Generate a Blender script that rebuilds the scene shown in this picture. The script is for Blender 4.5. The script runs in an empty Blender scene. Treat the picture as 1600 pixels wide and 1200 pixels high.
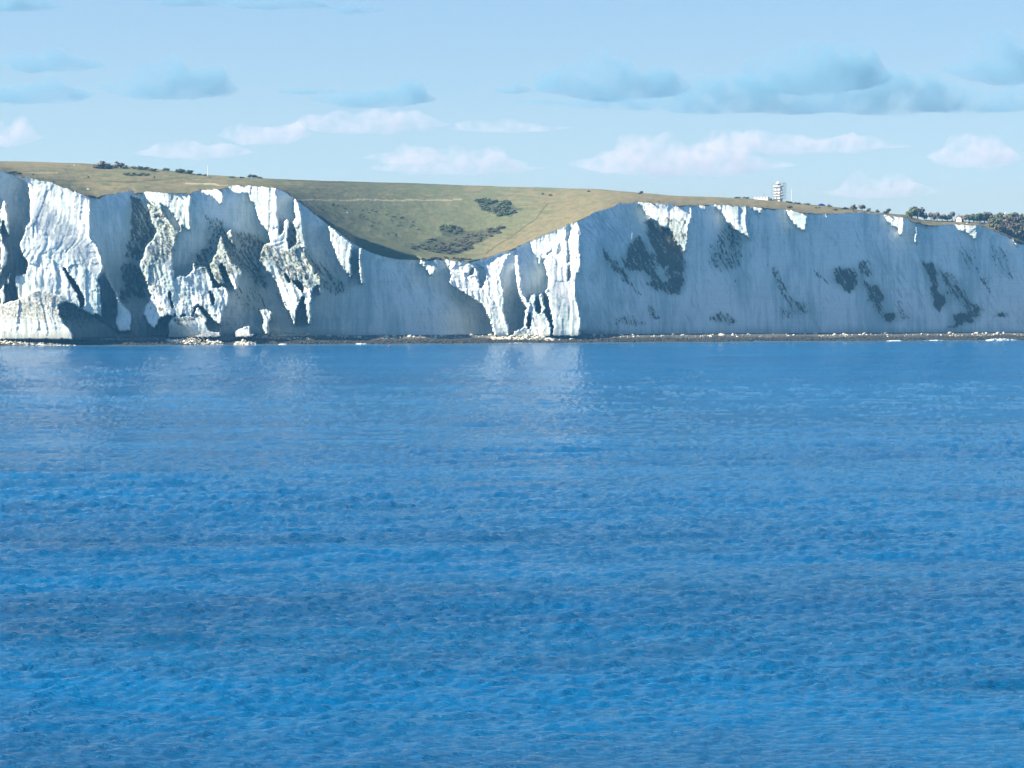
import bpy, bmesh, math, random
import numpy as np
random.seed(7); RS = np.random.RandomState(11)
R = math.radians
scene = bpy.context.scene
C = scene.collection

# ---------------------------------------------------------------- camera, sky, sun, exposure
F = 4348.0                      # focal length in photo pixels (1600 wide)
TH = math.atan(125 / F)         # the lens looks a little below the horizon
CH = 30.0                       # ferry deck above the sea
cam_d = bpy.data.cameras.new('camera'); cam = bpy.data.objects.new('camera', cam_d); C.objects.link(cam)
cam.location = (0, 0, CH); cam.rotation_euler = (math.pi / 2 - TH, 0, 0)
cam_d.sensor_width = 36; cam_d.lens = 36 * F / 1600; cam_d.clip_start = 1; cam_d.clip_end = 250000
scene.camera = cam

SUN_EL, SUN_AZ = R(38), R(10)   # from the left, 10 degrees in front of the picture plane
world = bpy.data.worlds.new('World'); scene.world = world; world.use_nodes = True
wn = world.node_tree; bg = wn.nodes['Background']
sk = wn.nodes.new('ShaderNodeTexSky'); sk.sky_type = 'NISHITA'; sk.sun_disc = False
sk.sun_elevation = SUN_EL; sk.sun_rotation = R(-100)
sk.altitude = 0; sk.air_density = 1.0; sk.dust_density = 0.7; sk.ozone_density = 4.0
tint = wn.nodes.new('ShaderNodeMix'); tint.data_type = 'RGBA'; tint.blend_type = 'MULTIPLY'; tint.inputs[0].default_value = 1; tint.inputs[7].default_value = (.78, .965, 1.11, 1)   # camera white balance
wn.links.new(sk.outputs[0], tint.inputs[6]); wn.links.new(tint.outputs[2], bg.inputs[0]); bg.inputs[1].default_value = 0.0535
sun_d = bpy.data.lights.new('sun', 'SUN'); sun_d.energy = 5.0; sun_d.angle = R(0.5); sun_d.color = (1, .89, .71)
sun = bpy.data.objects.new('sun', sun_d); C.objects.link(sun)
sun.rotation_euler = (math.pi / 2 - SUN_EL, 0, R(-80)); sun.location = (-500, 0, 800)
vs = scene.view_settings; vs.view_transform = 'Standard'; vs.look = 'None'; vs.gamma = 1; vs.exposure = 1.33; vs.use_curve_mapping = False
cy = scene.cycles; cy.use_denoising = True; cy.max_bounces = 8; cy.diffuse_bounces = 4; cy.glossy_bounces = 3
cy.transmission_bounces = 2; cy.volume_bounces = 1; cy.transparent_max_bounces = 96
cy.sample_clamp_indirect = 4; cy.sample_clamp_direct = 2.5

SC, SS = math.cos(TH), math.sin(TH)
def unproj(px, py, Y):
    """photo pixel + distance north -> world point"""
    u = (600 - py) / F; k = Y / (SC + u * SS)
    return (px - 800) / F * k, Y, CH + (-SS + u * SC) * k
def proj(x, y, z):
    z = z - CH; d = y * SC - z * SS; v = y * SS + z * SC
    return 800 + F * x / d, 600 - F * v / d
MPP = 1 / F                     # metres per photo pixel per metre of distance

# ---------------------------------------------------------------- helpers
def tag(o, label=None, cat=None, group=None, kind=None):
    for k, v in (('label', label), ('category', cat), ('group', group), ('kind', kind)):
        if v: o[k] = v
    return o
def link(name, mesh, mat=None, parent=None):
    o = bpy.data.objects.new(name, mesh); C.objects.link(o)
    if mat is not None and not mesh.materials: mesh.materials.append(mat)
    if parent: o.parent = parent
    return o
def empty(name, loc):
    o = bpy.data.objects.new(name, None); C.objects.link(o); o.location = loc; o.empty_display_size = .2
    return o
def grid_mesh(name, P, attrs=None, smooth=True, mask=None):
    """P: rows x cols x 3"""
    H, W, _ = P.shape
    me = bpy.data.meshes.new(name)
    idx = np.arange(H * W).reshape(H, W)
    q = np.stack([idx[:-1, :-1], idx[:-1, 1:], idx[1:, 1:], idx[1:, :-1]], -1).reshape(-1, 4)
    if mask is not None: q = q[mask.reshape(-1)]
    me.vertices.add(H * W); me.vertices.foreach_set('co', P.astype(np.float32).reshape(-1))
    me.loops.add(q.size); me.loops.foreach_set('vertex_index', q.astype(np.int32).reshape(-1))
    me.polygons.add(len(q)); me.polygons.foreach_set('loop_start', np.arange(0, q.size, 4, dtype=np.int32))
    me.polygons.foreach_set('loop_total', np.full(len(q), 4, np.int32))
    me.polygons.foreach_set('use_smooth', np.full(len(q), smooth, bool))
    for k, v in (attrs or {}).items():
        a = me.attributes.new(k, 'FLOAT', 'POINT'); a.data.foreach_set('value', v.astype(np.float32).reshape(-1))
    me.update(); me.validate()
    return me
_perm = RS.permutation(4096); _gr = RS.uniform(0, 2 * math.pi, 4096)
def noise2(x, y):
    xi = np.floor(x).astype(np.int64); yi = np.floor(y).astype(np.int64); fx = x - xi; fy = y - yi
    def g(a, b, dx, dy):
        h = _gr[_perm[(_perm[a & 4095] + b) & 4095]]; return np.cos(h) * dx + np.sin(h) * dy
    u = fx * fx * fx * (fx * (fx * 6 - 15) + 10); v = fy * fy * fy * (fy * (fy * 6 - 15) + 10)
    a = g(xi, yi, fx, fy); b = g(xi + 1, yi, fx - 1, fy); c = g(xi, yi + 1, fx, fy - 1); d = g(xi + 1, yi + 1, fx - 1, fy - 1)
    return (a + (b - a) * u) * (1 - v) + (c + (d - c) * u) * v
def fbm(x, y, n=4, ridged=False):
    s = 0; a = 1.0
    for i in range(n):
        q = noise2(x + 17.3 * i, y - 9.1 * i)
        s = s + a * ((.35 - np.abs(q)) if ridged else q); x = x * 2.03; y = y * 2.03; a *= .5
    return s

# node helpers
class Mat:
    def __init__(s, name, rough=.9, spec=.2):
        s.m = bpy.data.materials.new(name); s.m.use_nodes = True; s.t = s.m.node_tree
        s.b = s.t.nodes['Principled BSDF']; s.b.inputs['Roughness'].default_value = rough
        s.b.inputs['Specular IOR Level'].default_value = spec; s._co = None
    def n(s, ty, **k):
        o = s.t.nodes.new(ty)
        for a, v in k.items(): setattr(o, a, v)
        return o
    def l(s, a, b): s.t.links.new(a, b)
    def co(s):
        if s._co is None: s._co = s.n('ShaderNodeTexCoord').outputs['Object']
        return s._co
    def noise(s, scale, detail=4, rough=.6, sx=1, sy=1, sz=1):
        mp = s.n('ShaderNodeMapping'); mp.inputs['Scale'].default_value = (sx * scale, sy * scale, sz * scale); s.l(s.co(), mp.inputs[0])
        t = s.n('ShaderNodeTexNoise'); t.inputs['Scale'].default_value = 1; t.inputs['Detail'].default_value = detail; t.inputs['Roughness'].default_value = rough
        s.l(mp.outputs[0], t.inputs['Vector']); return t.outputs[0]
    def attr(s, name): return s.n('ShaderNodeAttribute', attribute_name=name).outputs['Fac']
    def math(s, op, a, b=None, clamp=False):
        o = s.n('ShaderNodeMath', operation=op); o.use_clamp = clamp
        for i, v in enumerate((a, b)):
            if v is None: continue
            if isinstance(v, (int, float)): o.inputs[i].default_value = v
            else: s.l(v, o.inputs[i])
        return o.outputs[0]
    def ss(s, v, lo, hi):
        o = s.n('ShaderNodeMapRange', interpolation_type='SMOOTHSTEP'); s.l(v, o.inputs[0])
        for i, x in ((1, lo), (2, hi)):
            if isinstance(x, (int, float)): o.inputs[i].default_value = x
            else: s.l(x, o.inputs[i])
        return o.outputs[0]
    def mix(s, f, a, b):
        o = s.n('ShaderNodeMix', data_type='RGBA')
        for i, v in ((0, f), (6, a), (7, b)):
            if isinstance(v, (int, float)): o.inputs[i].default_value = v
            elif isinstance(v, tuple): o.inputs[i].default_value = (*v, 1)
            else: s.l(v, o.inputs[i])
        return o.outputs[2]
    def color(s, c):
        if isinstance(c, tuple): s.b.inputs['Base Color'].default_value = (*c, 1)
        else: s.l(c, s.b.inputs['Base Color'])
        return s
    def bump(s, h, dist, strength=1):
        o = s.n('ShaderNodeBump'); o.inputs['Distance'].default_value = dist
        if isinstance(strength, (int, float)): o.inputs['Strength'].default_value = strength
        else: s.l(strength, o.inputs['Strength'])
        s.l(h, o.inputs['Height']); s.l(o.outputs[0], s.b.inputs['Normal']); return o
def plain(name, col, var=.25, scale=1.0, rough=.85, spec=.2):
    """procedural paint/stone: one colour broken up by noise"""
    m = Mat(name, rough, spec); d = tuple(c * (1 - var) for c in col)
    m.color(m.mix(m.ss(m.noise(scale, 5), .3, .7), d, col)); return m.m

# ---------------------------------------------------------------- outlines studied from the photograph (photo pixels)
TOP=[(-220,228),(-90,245),(0,267),(16,271),(36,277),(58,281),(82,285),(96,292),(121,301),(132,306),(141,309),(154,310),(165,306),(192,300),(201,297),(214,303),(222,302),(228,299),(240,300),(262,302),(298,302.5),(309,297),(326,296),(351,295),(356,292),(370,290),(400,291),(425,293),(436,296),(447,302),(461,311),(480,325),(496,338),(513,351),(530,362),(550,379),(567,389),(589,398),(606,402),(624,405.5),(655,406),(685,406),(712,407),(737,410),(748,406),(767,402),(780,396),(800,391),(827,377),(862,362),(885,352),(901,347),(917,339),(934,329),(956,325),(967,318),(994,315.5),(1040,319),(1075,323),(1084,322),(1114,320),(1166,323),(1194,326),(1230,328),(1263,334),(1287,334),(1300,334),(1349,332),(1382,336),(1413,340),(1429,348),(1454,353),(1490,351),(1528,352),(1547,358),(1575,370),(1591,380),(1600,383),(1690,415),(1820,425)]
SKY=[(-220,243),(-90,247),(0,252),(60,253),(130,255),(200,260),(250,265),(310,272),(380,277),(460,281),(560,284),(640,286),(720,289),(800,292),(880,294),(940,296),(1000,301),(1060,306),(1120,308),(1180,311),(1217,314.5),(1260,319),(1310,324),(1345,328),(1382,333),(1413,335),(1440,343),(1490,345),(1530,347),(1547,348),(1575,347),(1600,346),(1690,345)]
P=lambda s:[tuple(float(v) for v in q.split(',')) for q in s.split()]
LIT=[P(s) for s in """-150,240 -85,246 -55,256 -60,330 -50,420 -55,528 -140,528 -130,400
0,331 4,316 7,312 10,315 11,328 13.5,338 15,368 12,366 8,356 6.5,345 4,348 2,358 4,376 8,386 12.5,397 9.5,414 4,420 2,431 0,433
0,452 4,447 6,443 8,460 9,470 4,476 0,478
13,432 17,423 15,433 13.5,447 11,440
19,273 34,276 57,280 83,286 97,293 121,302 139,308 142,316 141,345 141,372 150,381 157,397 162,418 157,430 152,440 157,448 157,465 159,480 159,497 150,490 135,505 60,500 27,480 27,455 23,441 24,430 33,430 40,426 44,414 42,407 36,400 33,391 30,380 36,369 39,358 46,345 46,312 44,288 34,280
165,425 170,436 178,454 182,458 187,470 196,481 206,491 205,505 203,517 186,518 180,506 182,492 182,468 180,458 172,446 166,434
216,303 228,298 240,300 258,301 280,302 298,303 299,308 297,325 298,362 292,358 283,351 283,362 277,369 273,382 269,395 270,410 268,418 272,425 273,440 266,450 264,462 267,475 272,486 273,494 262,493 250,497 246,506 242,513 236,511 230,503 224,490 227,478 234,471 235,461 231,451 228,437 223,427 218,417 219,409 224,400 226,390 231,381 240,372 245,362 243,356 237,348 235,334 230,318 224,310
264,445 270,440 276,432 283,430 290,432 296,427 302,420 301,410 304,410 306,420 313,417 322,418 328,428 331,438 334,450 340,449 348,446 353,450 357,458 358,470 356,478 350,482 347,492 346,508 340,506 332,498 324,489 316,481 309,476 304,480 300,494 292,495 286,490 280,496 274,494 268,470
262,522 262,505 270,494 300,494 309,478 314,484 324,498 322,506 326,515 330,517 345,518 345,528 262,528
345,367 349,376 351,384 354,392 358,400 364,410 372,415 377,421 378,428 371,440 372,452 367,455 362,445 357,432 352,420 346,412 342,416 347,430 352,443 343,445 334,436 330,424 328,414 332,405 338,396 340,384
355,362 362,358 364,365 366,375 368,386 362,380 357,372 354,366
352,290 366,289 392,291 415,292 432,295 434,312 433,338 436,346 435,362 436,368 443,361 443,346 449,341 452,350 450,364 449,376 452,388 436,390 424,380 421,374 420,363 408,350 405,345 400,328 397,318 391,312 388,303 380,301 368,300 358,296
310,297 326,296 344,296 346,300 350,310 349,318 345,319 338,312 330,306 320,301
459,313 462,312 468,319 471,332 473,352 475,370 479,388 476,392 455,392 462,378 463,366 460,353 458,347 461,340
413,382 424,379 436,388 452,389 462,380 476,384 478,400 486,412 491,420 492,428 496,426 500,431 502,445 496,446 490,451 486,458 488,467 485,476 485,484 487,492 485,506 481,507 479,490 476,474 476,463 471,465 468,477 464,482 462,498 460,512 457,500 452,488 446,482 441,468 437,455 431,440 426,431 418,424 410,414 405,409 407,396
405,484 416,482 424,488 423,497 420,505 419,522 414,523 410,512 412,500 408,492
496,446 499,446 502,457 499,461
366,517 376,512 390,508 391,520 397,522 396,528 366,528
513,355 516,353 530,365 540,373 550,380 552,384 549,395 548,410 550,420 549,435 541,425 531,412 528,405 524,395 519,382 515,372 515,362
560,388 566,389 565,395 563,405 566,418 568,440 567,446 563,442 561,425 560,408
654,412 657,406 680,405 684,412 682,420 677,430 672,430 666,420 660,415
696,407 700,406 737,409 742,405 767,401 790,392 800,390 801,394 792,399 790,405 788,412 786,420 783,428 784,445 787,452 788,475 788,490 791,498 795,510 796,526 772,526 770,514 765,498 760,488 755,478 745,470 735,465 728,460 715,452 705,446 701,442 704,433 703,424 698,413
806,388 809,390 810,402 811,418 814,434 815,452 818,462 822,466 826,474 827,465 830,461 836,458 837,466 836,476 838,486 842,490 846,486 843,475 842,461 845,458 848,462 850,475 853,482 850,488 856,497 860,506 862,526 800,526 802,518 813,514 818,510 819,495 819,486 822,482 816,472 811,462 808,446 806,430 805,412
828,376 850,366 880,354 903,345 905,362 906,385 908,412 906,425 901,428 900,445 899,458 902,471 905,483 907,495 907,515 905,526 862,526 864,510 861,496 858,480 857,465 851,456 857,450 857,438 854,424 849,412 852,404 846,404 843,413 841,404 836,398 831,391 829,383
994,314 1004,315 1040,318 1075,322 1082,326 1081,345 1076,352 1076,370 1071,394 1064,386 1055,376 1051,366 1046,358 1032,354 1028,348 1016,342 1010,334 1005,325
1114,319 1166,322 1167,335 1167,350 1168,360 1174,378 1166,370 1160,366 1150,360 1143,353 1136,347 1132,338 1126,330
1168,322 1193,325 1190,334 1181,330
1085,322 1102,320 1104,329 1095,325
1228,327 1262,333 1262,340 1259,362 1252,359 1245,354 1236,343 1233,337
1289,333 1292,333 1293,341
1382,335 1413,339 1413,350 1410,368 1407,366 1403,358 1396,354 1387,345
1430,350 1431.5,352 1432,367 1433.5,381 1429,378 1430,366
1440,349 1453,352 1452,358
1457,352 1463,353 1464,359
1486,350 1527,351 1527,375 1523,373 1510,364 1500,360
1582,374 1592,386 1588,384
0,500 0,478 12,471 30,468 48,458 58,454 80,460 92,466 104,472 92,477 93,490 100,505 110,514 114,523 114,530 0,530""".split('\n')]
SHD=[P(s) for s in """100,418 104,424 114,436 122,448 130,464 132,470 130,480 126,479 124,470 121,458 113,446 106,434 100,422
250,318 262,325 273,338 281,350 282,362 275,359 270,352 262,342 256,331
327,455 333,460 335,470 333,478 329,465
458,440 463,445 468,452 474,458 473,446 466,438
444,425 449,432 454,442 450,440
741,411 745,414 755,417 758,424 758,438 754,447 749,450 748,437 748,425 744,420
735,420 740,418 742,424 737,430 732,431
826,490 829,488 830,505 826,515 823,508
886,353 891,354 892,362 889,375 889,390 891,400 890,408 887,412 886,405 887,395 886,375 885,360
889,415 892,430 890,437 886,440 887,425
872,382 876,380 877,390 873,397 870,397 872,388
855,395 860,393 864,386 863,392 858,398 854,398
92,477 104,472 113,475 125,482 140,490 160,502 175,512 186,520 186,530 115,530 114,523 110,514 100,505 93,490
497,337 513,345 525,353 535,357 550,366 565,375 590,381 605,386 609,389 630,395 645,400 657,406 640,406 620,405 600,401 580,394 566,388 550,378 530,364 513,351""".split('\n')]
MOUND=P("-60,527 -40,500 0,477 12,470 30,467 38,463 48,457 58,453 66,455 80,459 95,463 105,470 125,482 140,490 160,502 175,512 186,520 186,540 -90,540")
BANK=[(497,337.5),(513,345),(525,353),(535,357),(550,366),(565,375),(590,381),(609,388),(630,395),(645,400),(657,406)]
TURFBANK=P("497,337 513,345 550,366 565,375 590,381 609,388 630,395 657,406 640,406 620,405 600,401 580,395 567,389 550,379 530,363 513,352 497,339")
VEG=[(float(l.split(':')[0]),P(l.split(':')[1])) for l in """.75:206,305 222,312 235,335 238,352 245,358 240,372 228,385 222,402 200,408 196,395 203,370 204,335
.7:188,412 215,410 222,425 230,450 230,465 222,460 205,455 190,450
.85:185,458 200,452 215,455 232,462 230,470 215,465 202,462 200,478 190,470
.5:229,312 250,318 275,345 283,365 272,385 268,405 245,425 225,415 235,385 248,362 240,340
.3:220,410 262,420 262,460 235,460
.5:230,472 262,485 273,492 262,494 240,488
.6:268,500 284,494 300,497 312,488 318,496 300,503 275,509
.6:320,335 345,345 365,362 385,360 415,375 418,395 410,420 420,450 400,450 385,430 360,400 330,412 305,415 300,395 325,385
.5:335,370 365,370 380,400 378,430 350,440 330,430 315,430 310,415 335,400
.5:328,410 350,420 354,445 345,460 330,440
.35:360,440 400,450 425,480 400,490 370,480
.52:420,380 452,392 476,385 480,405 495,425 500,440 475,455 455,445 430,425 412,395
.5:455,355 470,350 475,380 460,392 450,385
.5:478,390 500,410 525,430 545,452 530,462 510,455 495,430 480,410
.95:1007,340 1032,352 1045,358 1053,370 1054,378 1062,388 1069,395 1069,435 1062,462 1048,460 1035,455 1038,440 1040,425 1028,415 1022,400 1016,380 1010,360
.85:988,375 1000,365 1012,385 1020,405 1030,430 1035,450 1025,455 1015,445 1000,440 1003,430 990,425 975,420 975,405
.0:985,425 1005,422 1018,438 1000,445
.0:1038,418 1048,412 1046,424 1038,424
.85:940,385 950,398 965,412 975,425 990,445 1000,455 1008,465 1000,462 985,448 965,428 950,412 943,400
.7:1008,470 1020,480 1033,500 1025,500 1012,485
.45:978,488 990,492 1010,505 985,508 955,505
.4:1030,340 1045,335 1070,345 1074,370 1068,385 1055,370 1045,352
.48:1127,350 1145,350 1160,370 1160,415 1140,425 1110,420 1105,395 1120,375
.85:1140,438 1152,440 1145,445
.6:1115,490 1130,488 1150,500 1155,508 1135,505 1105,500
.55:1198,405 1210,415 1222,440 1240,475 1262,470 1265,485 1250,500 1240,490 1225,465 1210,440
.4:1212,480 1235,485 1240,500 1215,495
.5:1265,418 1280,425 1300,440 1295,446 1275,432
.95:1302,420 1330,418 1342,432 1338,445 1330,458 1318,450 1305,440
.65:1345,402 1358,410 1358,432 1345,430
.8:1342,430 1358,447 1372,445 1382,460 1382,470 1372,472 1380,478 1378,500 1365,485 1358,465
1.:1380,490 1395,487 1400,495 1398,503 1380,503
.6:1390,455 1405,475 1425,500 1410,503 1402,480
1.:1440,405 1458,410 1465,430 1468,455 1478,468 1470,488 1460,480 1455,450 1447,430
.6:1467,420 1485,425 1510,455 1525,485 1535,500 1525,498 1500,480 1480,455
1.:1493,490 1515,490 1520,502 1500,508 1480,514 1490,505
.85:1518,470 1542,485 1528,487 1534,502 1525,495
.95:1550,492 1570,488 1572,495 1556,496
.35:1530,430 1550,430 1545,460 1530,455
.3:1490,380 1520,390 1530,425 1500,420
.3:1545,380 1580,395 1590,440 1555,430
.3:100,480 130,500 150,515 120,515""".split('\n')]
ROUGH=[(1.,P("200,360 235,335 262,345 300,400 345,365 380,370 415,378 480,385 505,430 490,460 470,480 420,500 350,500 300,500 225,500 225,450 240,400")),(.5,P("696,420 790,400 790,520 760,520 700,440")),(.35,P("27,400 140,380 160,430 160,510 30,500")),(.5,P("800,450 862,450 862,525 800,525"))]
STRAW=[(float(l.split(':')[0]),P(l.split(':')[1])) for l in """.95:-90,240 0,250 140,254 140,259 60,264 -90,262
.6:0,262 140,262 300,280 220,300 140,300 60,276
.3:440,290 780,292 780,312 460,312
.12:455,312 760,312 800,340 790,380 740,400 660,405 560,372 480,322
.5:600,385 640,398 690,404 740,402 780,370 800,352 860,345 800,385 745,408 655,406
.95:860,300 960,296 1010,318 930,330 800,392 745,410 790,375 850,345
.85:940,294 1700,300 1700,430 1540,355 1430,345 1000,322""".split('\n')]
SCRUB=[(float(l.split(':')[0]),P(l.split(':')[1])) for l in """.8:735,311 760,311 800,318 822,328 805,333 800,341 780,338 755,328
.75:684,354 705,352 735,360 760,356 788,354 780,366 740,385 720,397 690,398 650,388 628,383 660,375 690,368
.35:470,318 560,330 640,360 660,385 600,380 540,352
.4:75,262 110,263 110,268 72,267
.6:195,270 230,269 232,275 195,274
.6:8,268 30,267 36,272 14,273
.35:240,285 262,285 262,293 235,294""".split('\n')]
PATHS=[(.9,.7,[(455,313),(560,312.5),(640,313),(720,312)]),(.9,-.9,[(857,317),(848,328),(838,342),(815,358),(790,376),(760,395)]),(.9,-.8,[(0,276.5),(130,284),(200,285),(260,281),(330,277)]),(.8,.8,[(290,287),(330,287.5),(356,289)]),(.8,-.8,[(450,282),(600,285),(720,289)]),(.8,.5,[(40,269),(90,270)])]

# ---------------------------------------------------------------- solving the relief of the cliff
def inpoly(poly, X, Yq):
    r = np.zeros(X.shape, bool)
    for i in range(len(poly)):
        x0, y0 = poly[i]; x1, y1 = poly[i - 1]
        if y0 != y1: r ^= ((y0 > Yq) != (y1 > Yq)) & (X < (x1 - x0) * (Yq - y0) / (y1 - y0) + x0)
    return r
def interp(L, x): a = np.array(L); return np.interp(x, a[:, 0], a[:, 1])
def fillpoly(poly, X, Yq, m, val):
    p = np.array(poly); s = (X[0] > p[:, 0].min() - 3) & (X[0] < p[:, 0].max() + 3)
    if not s.any(): return
    sub = m[:, s]; k = inpoly(poly, X[:, s], Yq[:, s])
    if callable(val): sub = np.where(k, val(sub), sub)
    else: sub[k] = val
    m[:, s] = sub
def boxblur(A, r, ax):
    p = [(0, 0), (0, 0)]; p[ax] = (r + 1, r); c = np.cumsum(np.pad(A, p, mode='edge'), axis=ax); n = A.shape[ax]
    return (c[:, 2*r+1:2*r+1+n] - c[:, :n]) / (2*r+1) if ax == 1 else (c[2*r+1:2*r+1+n] - c[:n]) / (2*r+1)
def bb(A, W, rx, ry):
    n = A * W; d = W.astype(float)
    for _ in range(2):
        n = boxblur(boxblur(n, rx, 1), ry, 0); d = boxblur(boxblur(d, rx, 1), ry, 0)
    return n / np.maximum(d, 1e-6)
ST = 1.6; X0, X1 = -210, 1800
gx = np.arange(X0, X1, ST, dtype=float); gy = np.arange(226, 536, ST)
GX, GY = np.meshgrid(gx, gy)
def topgeo(x):
    """fold between face and plateau; on the flank of the hanging valley the fold lies above a steep turf bank"""
    return np.minimum(interp(TOP, x), np.interp(x, *np.array(BANK).T, left=9e9, right=9e9))
top = topgeo(gx); sky = np.minimum(interp(SKY, gx), top - 1)
cliff = GY > top[None]; grass = (~cliff) & (GY > sky[None]); dom = cliff | grass
lit = np.zeros(GX.shape, bool)
for p in LIT: fillpoly(p, GX, GY, lit, True)
for p in SHD: fillpoly(p, GX, GY, lit, False)
mound = np.zeros(GX.shape, bool); fillpoly(MOUND, GX, GY, mound, True); mound &= cliff
def waterY(x):
    wl = np.interp(x, [-400, 0, 400, 700, 900, 1200, 1600, 2000], [542, 540, 538.2, 537, 535.3, 533.3, 531.2, 529.5]); return CH * F / (wl - 475)
Yf = waterY(gx) + 85
pxm = .485; DG = .42
zc = (524 - GY) * pxm * (Yf / 2090)[None]
base = Yf[None] + np.maximum(zc, 0) * .10
rel = np.cumsum(np.where(lit, -.95, .28) * ST * pxm, axis=1)
rel = np.clip(rel - boxblur(boxblur(rel, 68, 1), 68, 1), -32, 32)
Y0 = base + rel
Y0 = np.where(mound, Yf[None] - 38 + np.maximum(zc, 0) * .5 + np.maximum(0, GX - 93) * pxm * .6, Y0)
ti = np.clip((top[None] - GY) / np.maximum(top - sky, 1)[None], 0, 1)
_hx = np.arange(-400., 2000., 4.); _hd = np.interp(_hx, [-90, 0, 250, 440, 560, 650, 740, 850, 960, 1060, 1217, 1350, 1450, 1690], [420, 420, 330, 300, 620, 750, 750, 600, 330, 200, 140, 100, 80, 80])
_hd = np.convolve(np.pad(_hd, 20, mode='edge'), np.hanning(43)[1:-1] / np.hanning(43).sum(), mode='valid')
def hill_depth(x): return np.interp(x, _hx, _hd)
ext = hill_depth(gx)
def edge_line(Yc):
    j = np.clip(((top - gy[0]) / ST + 1.5).astype(int), 0, len(gy) - 1); e = Yc[j, np.arange(len(gx))]
    return np.convolve(np.pad(e, 4, mode='edge'), np.ones(9) / 9, mode='valid')
def compose(Yc): return np.where(cliff, Yc, np.where(grass, edge_line(Yc)[None] + ext[None] * ti ** 1.15, 1e5))
def occl(Y, az, tmax=150, dt=1.3):
    """how deep (m) each point lies behind whatever stands between it and the sun"""
    sx, sy, sz = -math.cos(SUN_EL) * math.cos(az), -math.cos(SUN_EL) * math.sin(az), math.sin(SUN_EL)
    x, y, z = unproj(GX[cliff], GY[cliff], Y[cliff]); best = np.full(x.shape, -50.); H, W = GX.shape
    for i in range(2, int(tmax / dt)):
        t = i * dt; qx, qy = proj(x + sx * t, y + sy * t, z + sz * t)
        ix = np.rint((qx - gx[0]) / ST).astype(np.int32); iy = np.rint((qy - gy[0]) / ST).astype(np.int32)
        ok = (ix >= 0) & (iy >= 0) & (ix < W) & (iy < H)
        np.maximum(best, np.where(ok, y + sy * t - Y[np.clip(iy, 0, H - 1), np.clip(ix, 0, W - 1)], -50), out=best)
    o = np.full(GX.shape, -50.); o[cliff] = best; return o
Yc = Y0.copy(); labs = [cliff & lit & ~mound, cliff & ~lit & ~mound, mound & lit, mound & ~lit]
for it in range(14):
    Yt = compose(Yc); o1 = occl(Yt, SUN_AZ - R(31 if it < 11 else 21)); o2 = occl(Yt, SUN_AZ + R(4)); d = np.zeros_like(Yc)
    m = cliff & lit & (o1 > 0); d[m] -= np.minimum(o1[m] + .15, 8) * .7
    m = cliff & ~lit & (o2 < .3); d[m] += np.minimum(.5 - np.maximum(o2[m], -6), 8) * .04
    Yc = Yc + d
    fl = cliff & ~lit & (o2 < .3); fl |= np.roll(fl, 1, 1) | np.roll(fl, -1, 1); fl &= cliff & ~lit
    pa = fl[1:, 1:] & cliff[:-1, :-1] & ~lit[:-1, :-1]; pb = fl[:, 1:] & cliff[:, :-1] & ~lit[:, :-1]
    for _ in range(10):
        df = np.maximum(0, DG * ST * pxm - (Yc[1:, 1:] - Yc[:-1, :-1])) * pa * .25; Yc[1:, 1:] += df; Yc[:-1, :-1] -= df
        df = np.maximum(0, DG * ST * pxm - (Yc[:, 1:] - Yc[:, :-1])) * pb * .25; Yc[:, 1:] += df; Yc[:, :-1] -= df
    pl = (cliff & lit)[:, 1:] & (cliff & lit)[:, :-1]
    for _ in range(4):
        df = np.maximum(0, (Yc[:, 1:] - Yc[:, :-1]) + .6 * ST * pxm) * pl * .2; Yc[:, 1:] -= df; Yc[:, :-1] += df
    S = np.zeros_like(Yc)
    for L in labs: S = np.where(L, bb(Yc, L, 1, 2), S)
    Yc = np.where(cliff, Yc + .5 * (S - Yc), Yc); Yc += .015 * (Y0 - Yc)
EDGE = edge_line(Yc)
jt = np.clip(((top - gy[0]) / ST + 1.5).astype(int), 0, len(gy) - 1)
rows = np.arange(len(gy))[:, None]
Yc = np.where(rows < jt[None], Yc[jt, np.arange(len(gx))][None], Yc)
def bil(A, x, y):
    fx = np.clip((x - gx[0]) / ST, 0, len(gx) - 1.001); fy = np.clip((y - gy[0]) / ST, 0, len(gy) - 1.001)
    ix = fx.astype(int); iy = fy.astype(int); u = fx - ix; v = fy - iy
    return (A[iy, ix] * (1 - u) + A[iy, ix + 1] * u) * (1 - v) + (A[iy + 1, ix] * (1 - u) + A[iy + 1, ix + 1] * u) * v

# ---------------------------------------------------------------- cliff mesh
cx = np.arange(X0 + 2, X1 - 4, 1.2); NR = 210
yf_c = np.interp(cx, gx, Yf)
foot_py = 475 + (CH - 2.0) * F / yf_c
tp = topgeo(cx); ragged = fbm(cx / 9, cx * 0 + 3.3, 4) * 2.2 + np.abs(fbm(cx / 3.1, cx * 0 + 8.3, 2)) * 1.6
ragged = ragged * np.where((cx > 497) & (cx < 657), .2, 1)
tpr = tp + ragged
t = np.linspace(0, 1, NR)[:, None]
CPX = np.repeat(cx[None], NR, 0); CPY = foot_py[None] + (tpr - foot_py)[None] * t
eb = bil(boxblur(boxblur(lit.astype(float), 2, 0), 2, 1), CPX, CPY); eb = np.clip(6 * eb * (1 - eb), 0, 1)
JX = CPX + eb * fbm(CPX / 5.0, CPY / 9.0, 3) * 1.4; JY = CPY + eb * fbm(CPX / 5.0 + 70, CPY / 9.0, 3) * 2.0
CY = bil(Yc, JX, JY)
litf = bil(boxblur(boxblur(lit.astype(float), 1, 0), 1, 1), JX, JY)
wx, wy, wz = unproj(CPX, CPY, CY)
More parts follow.
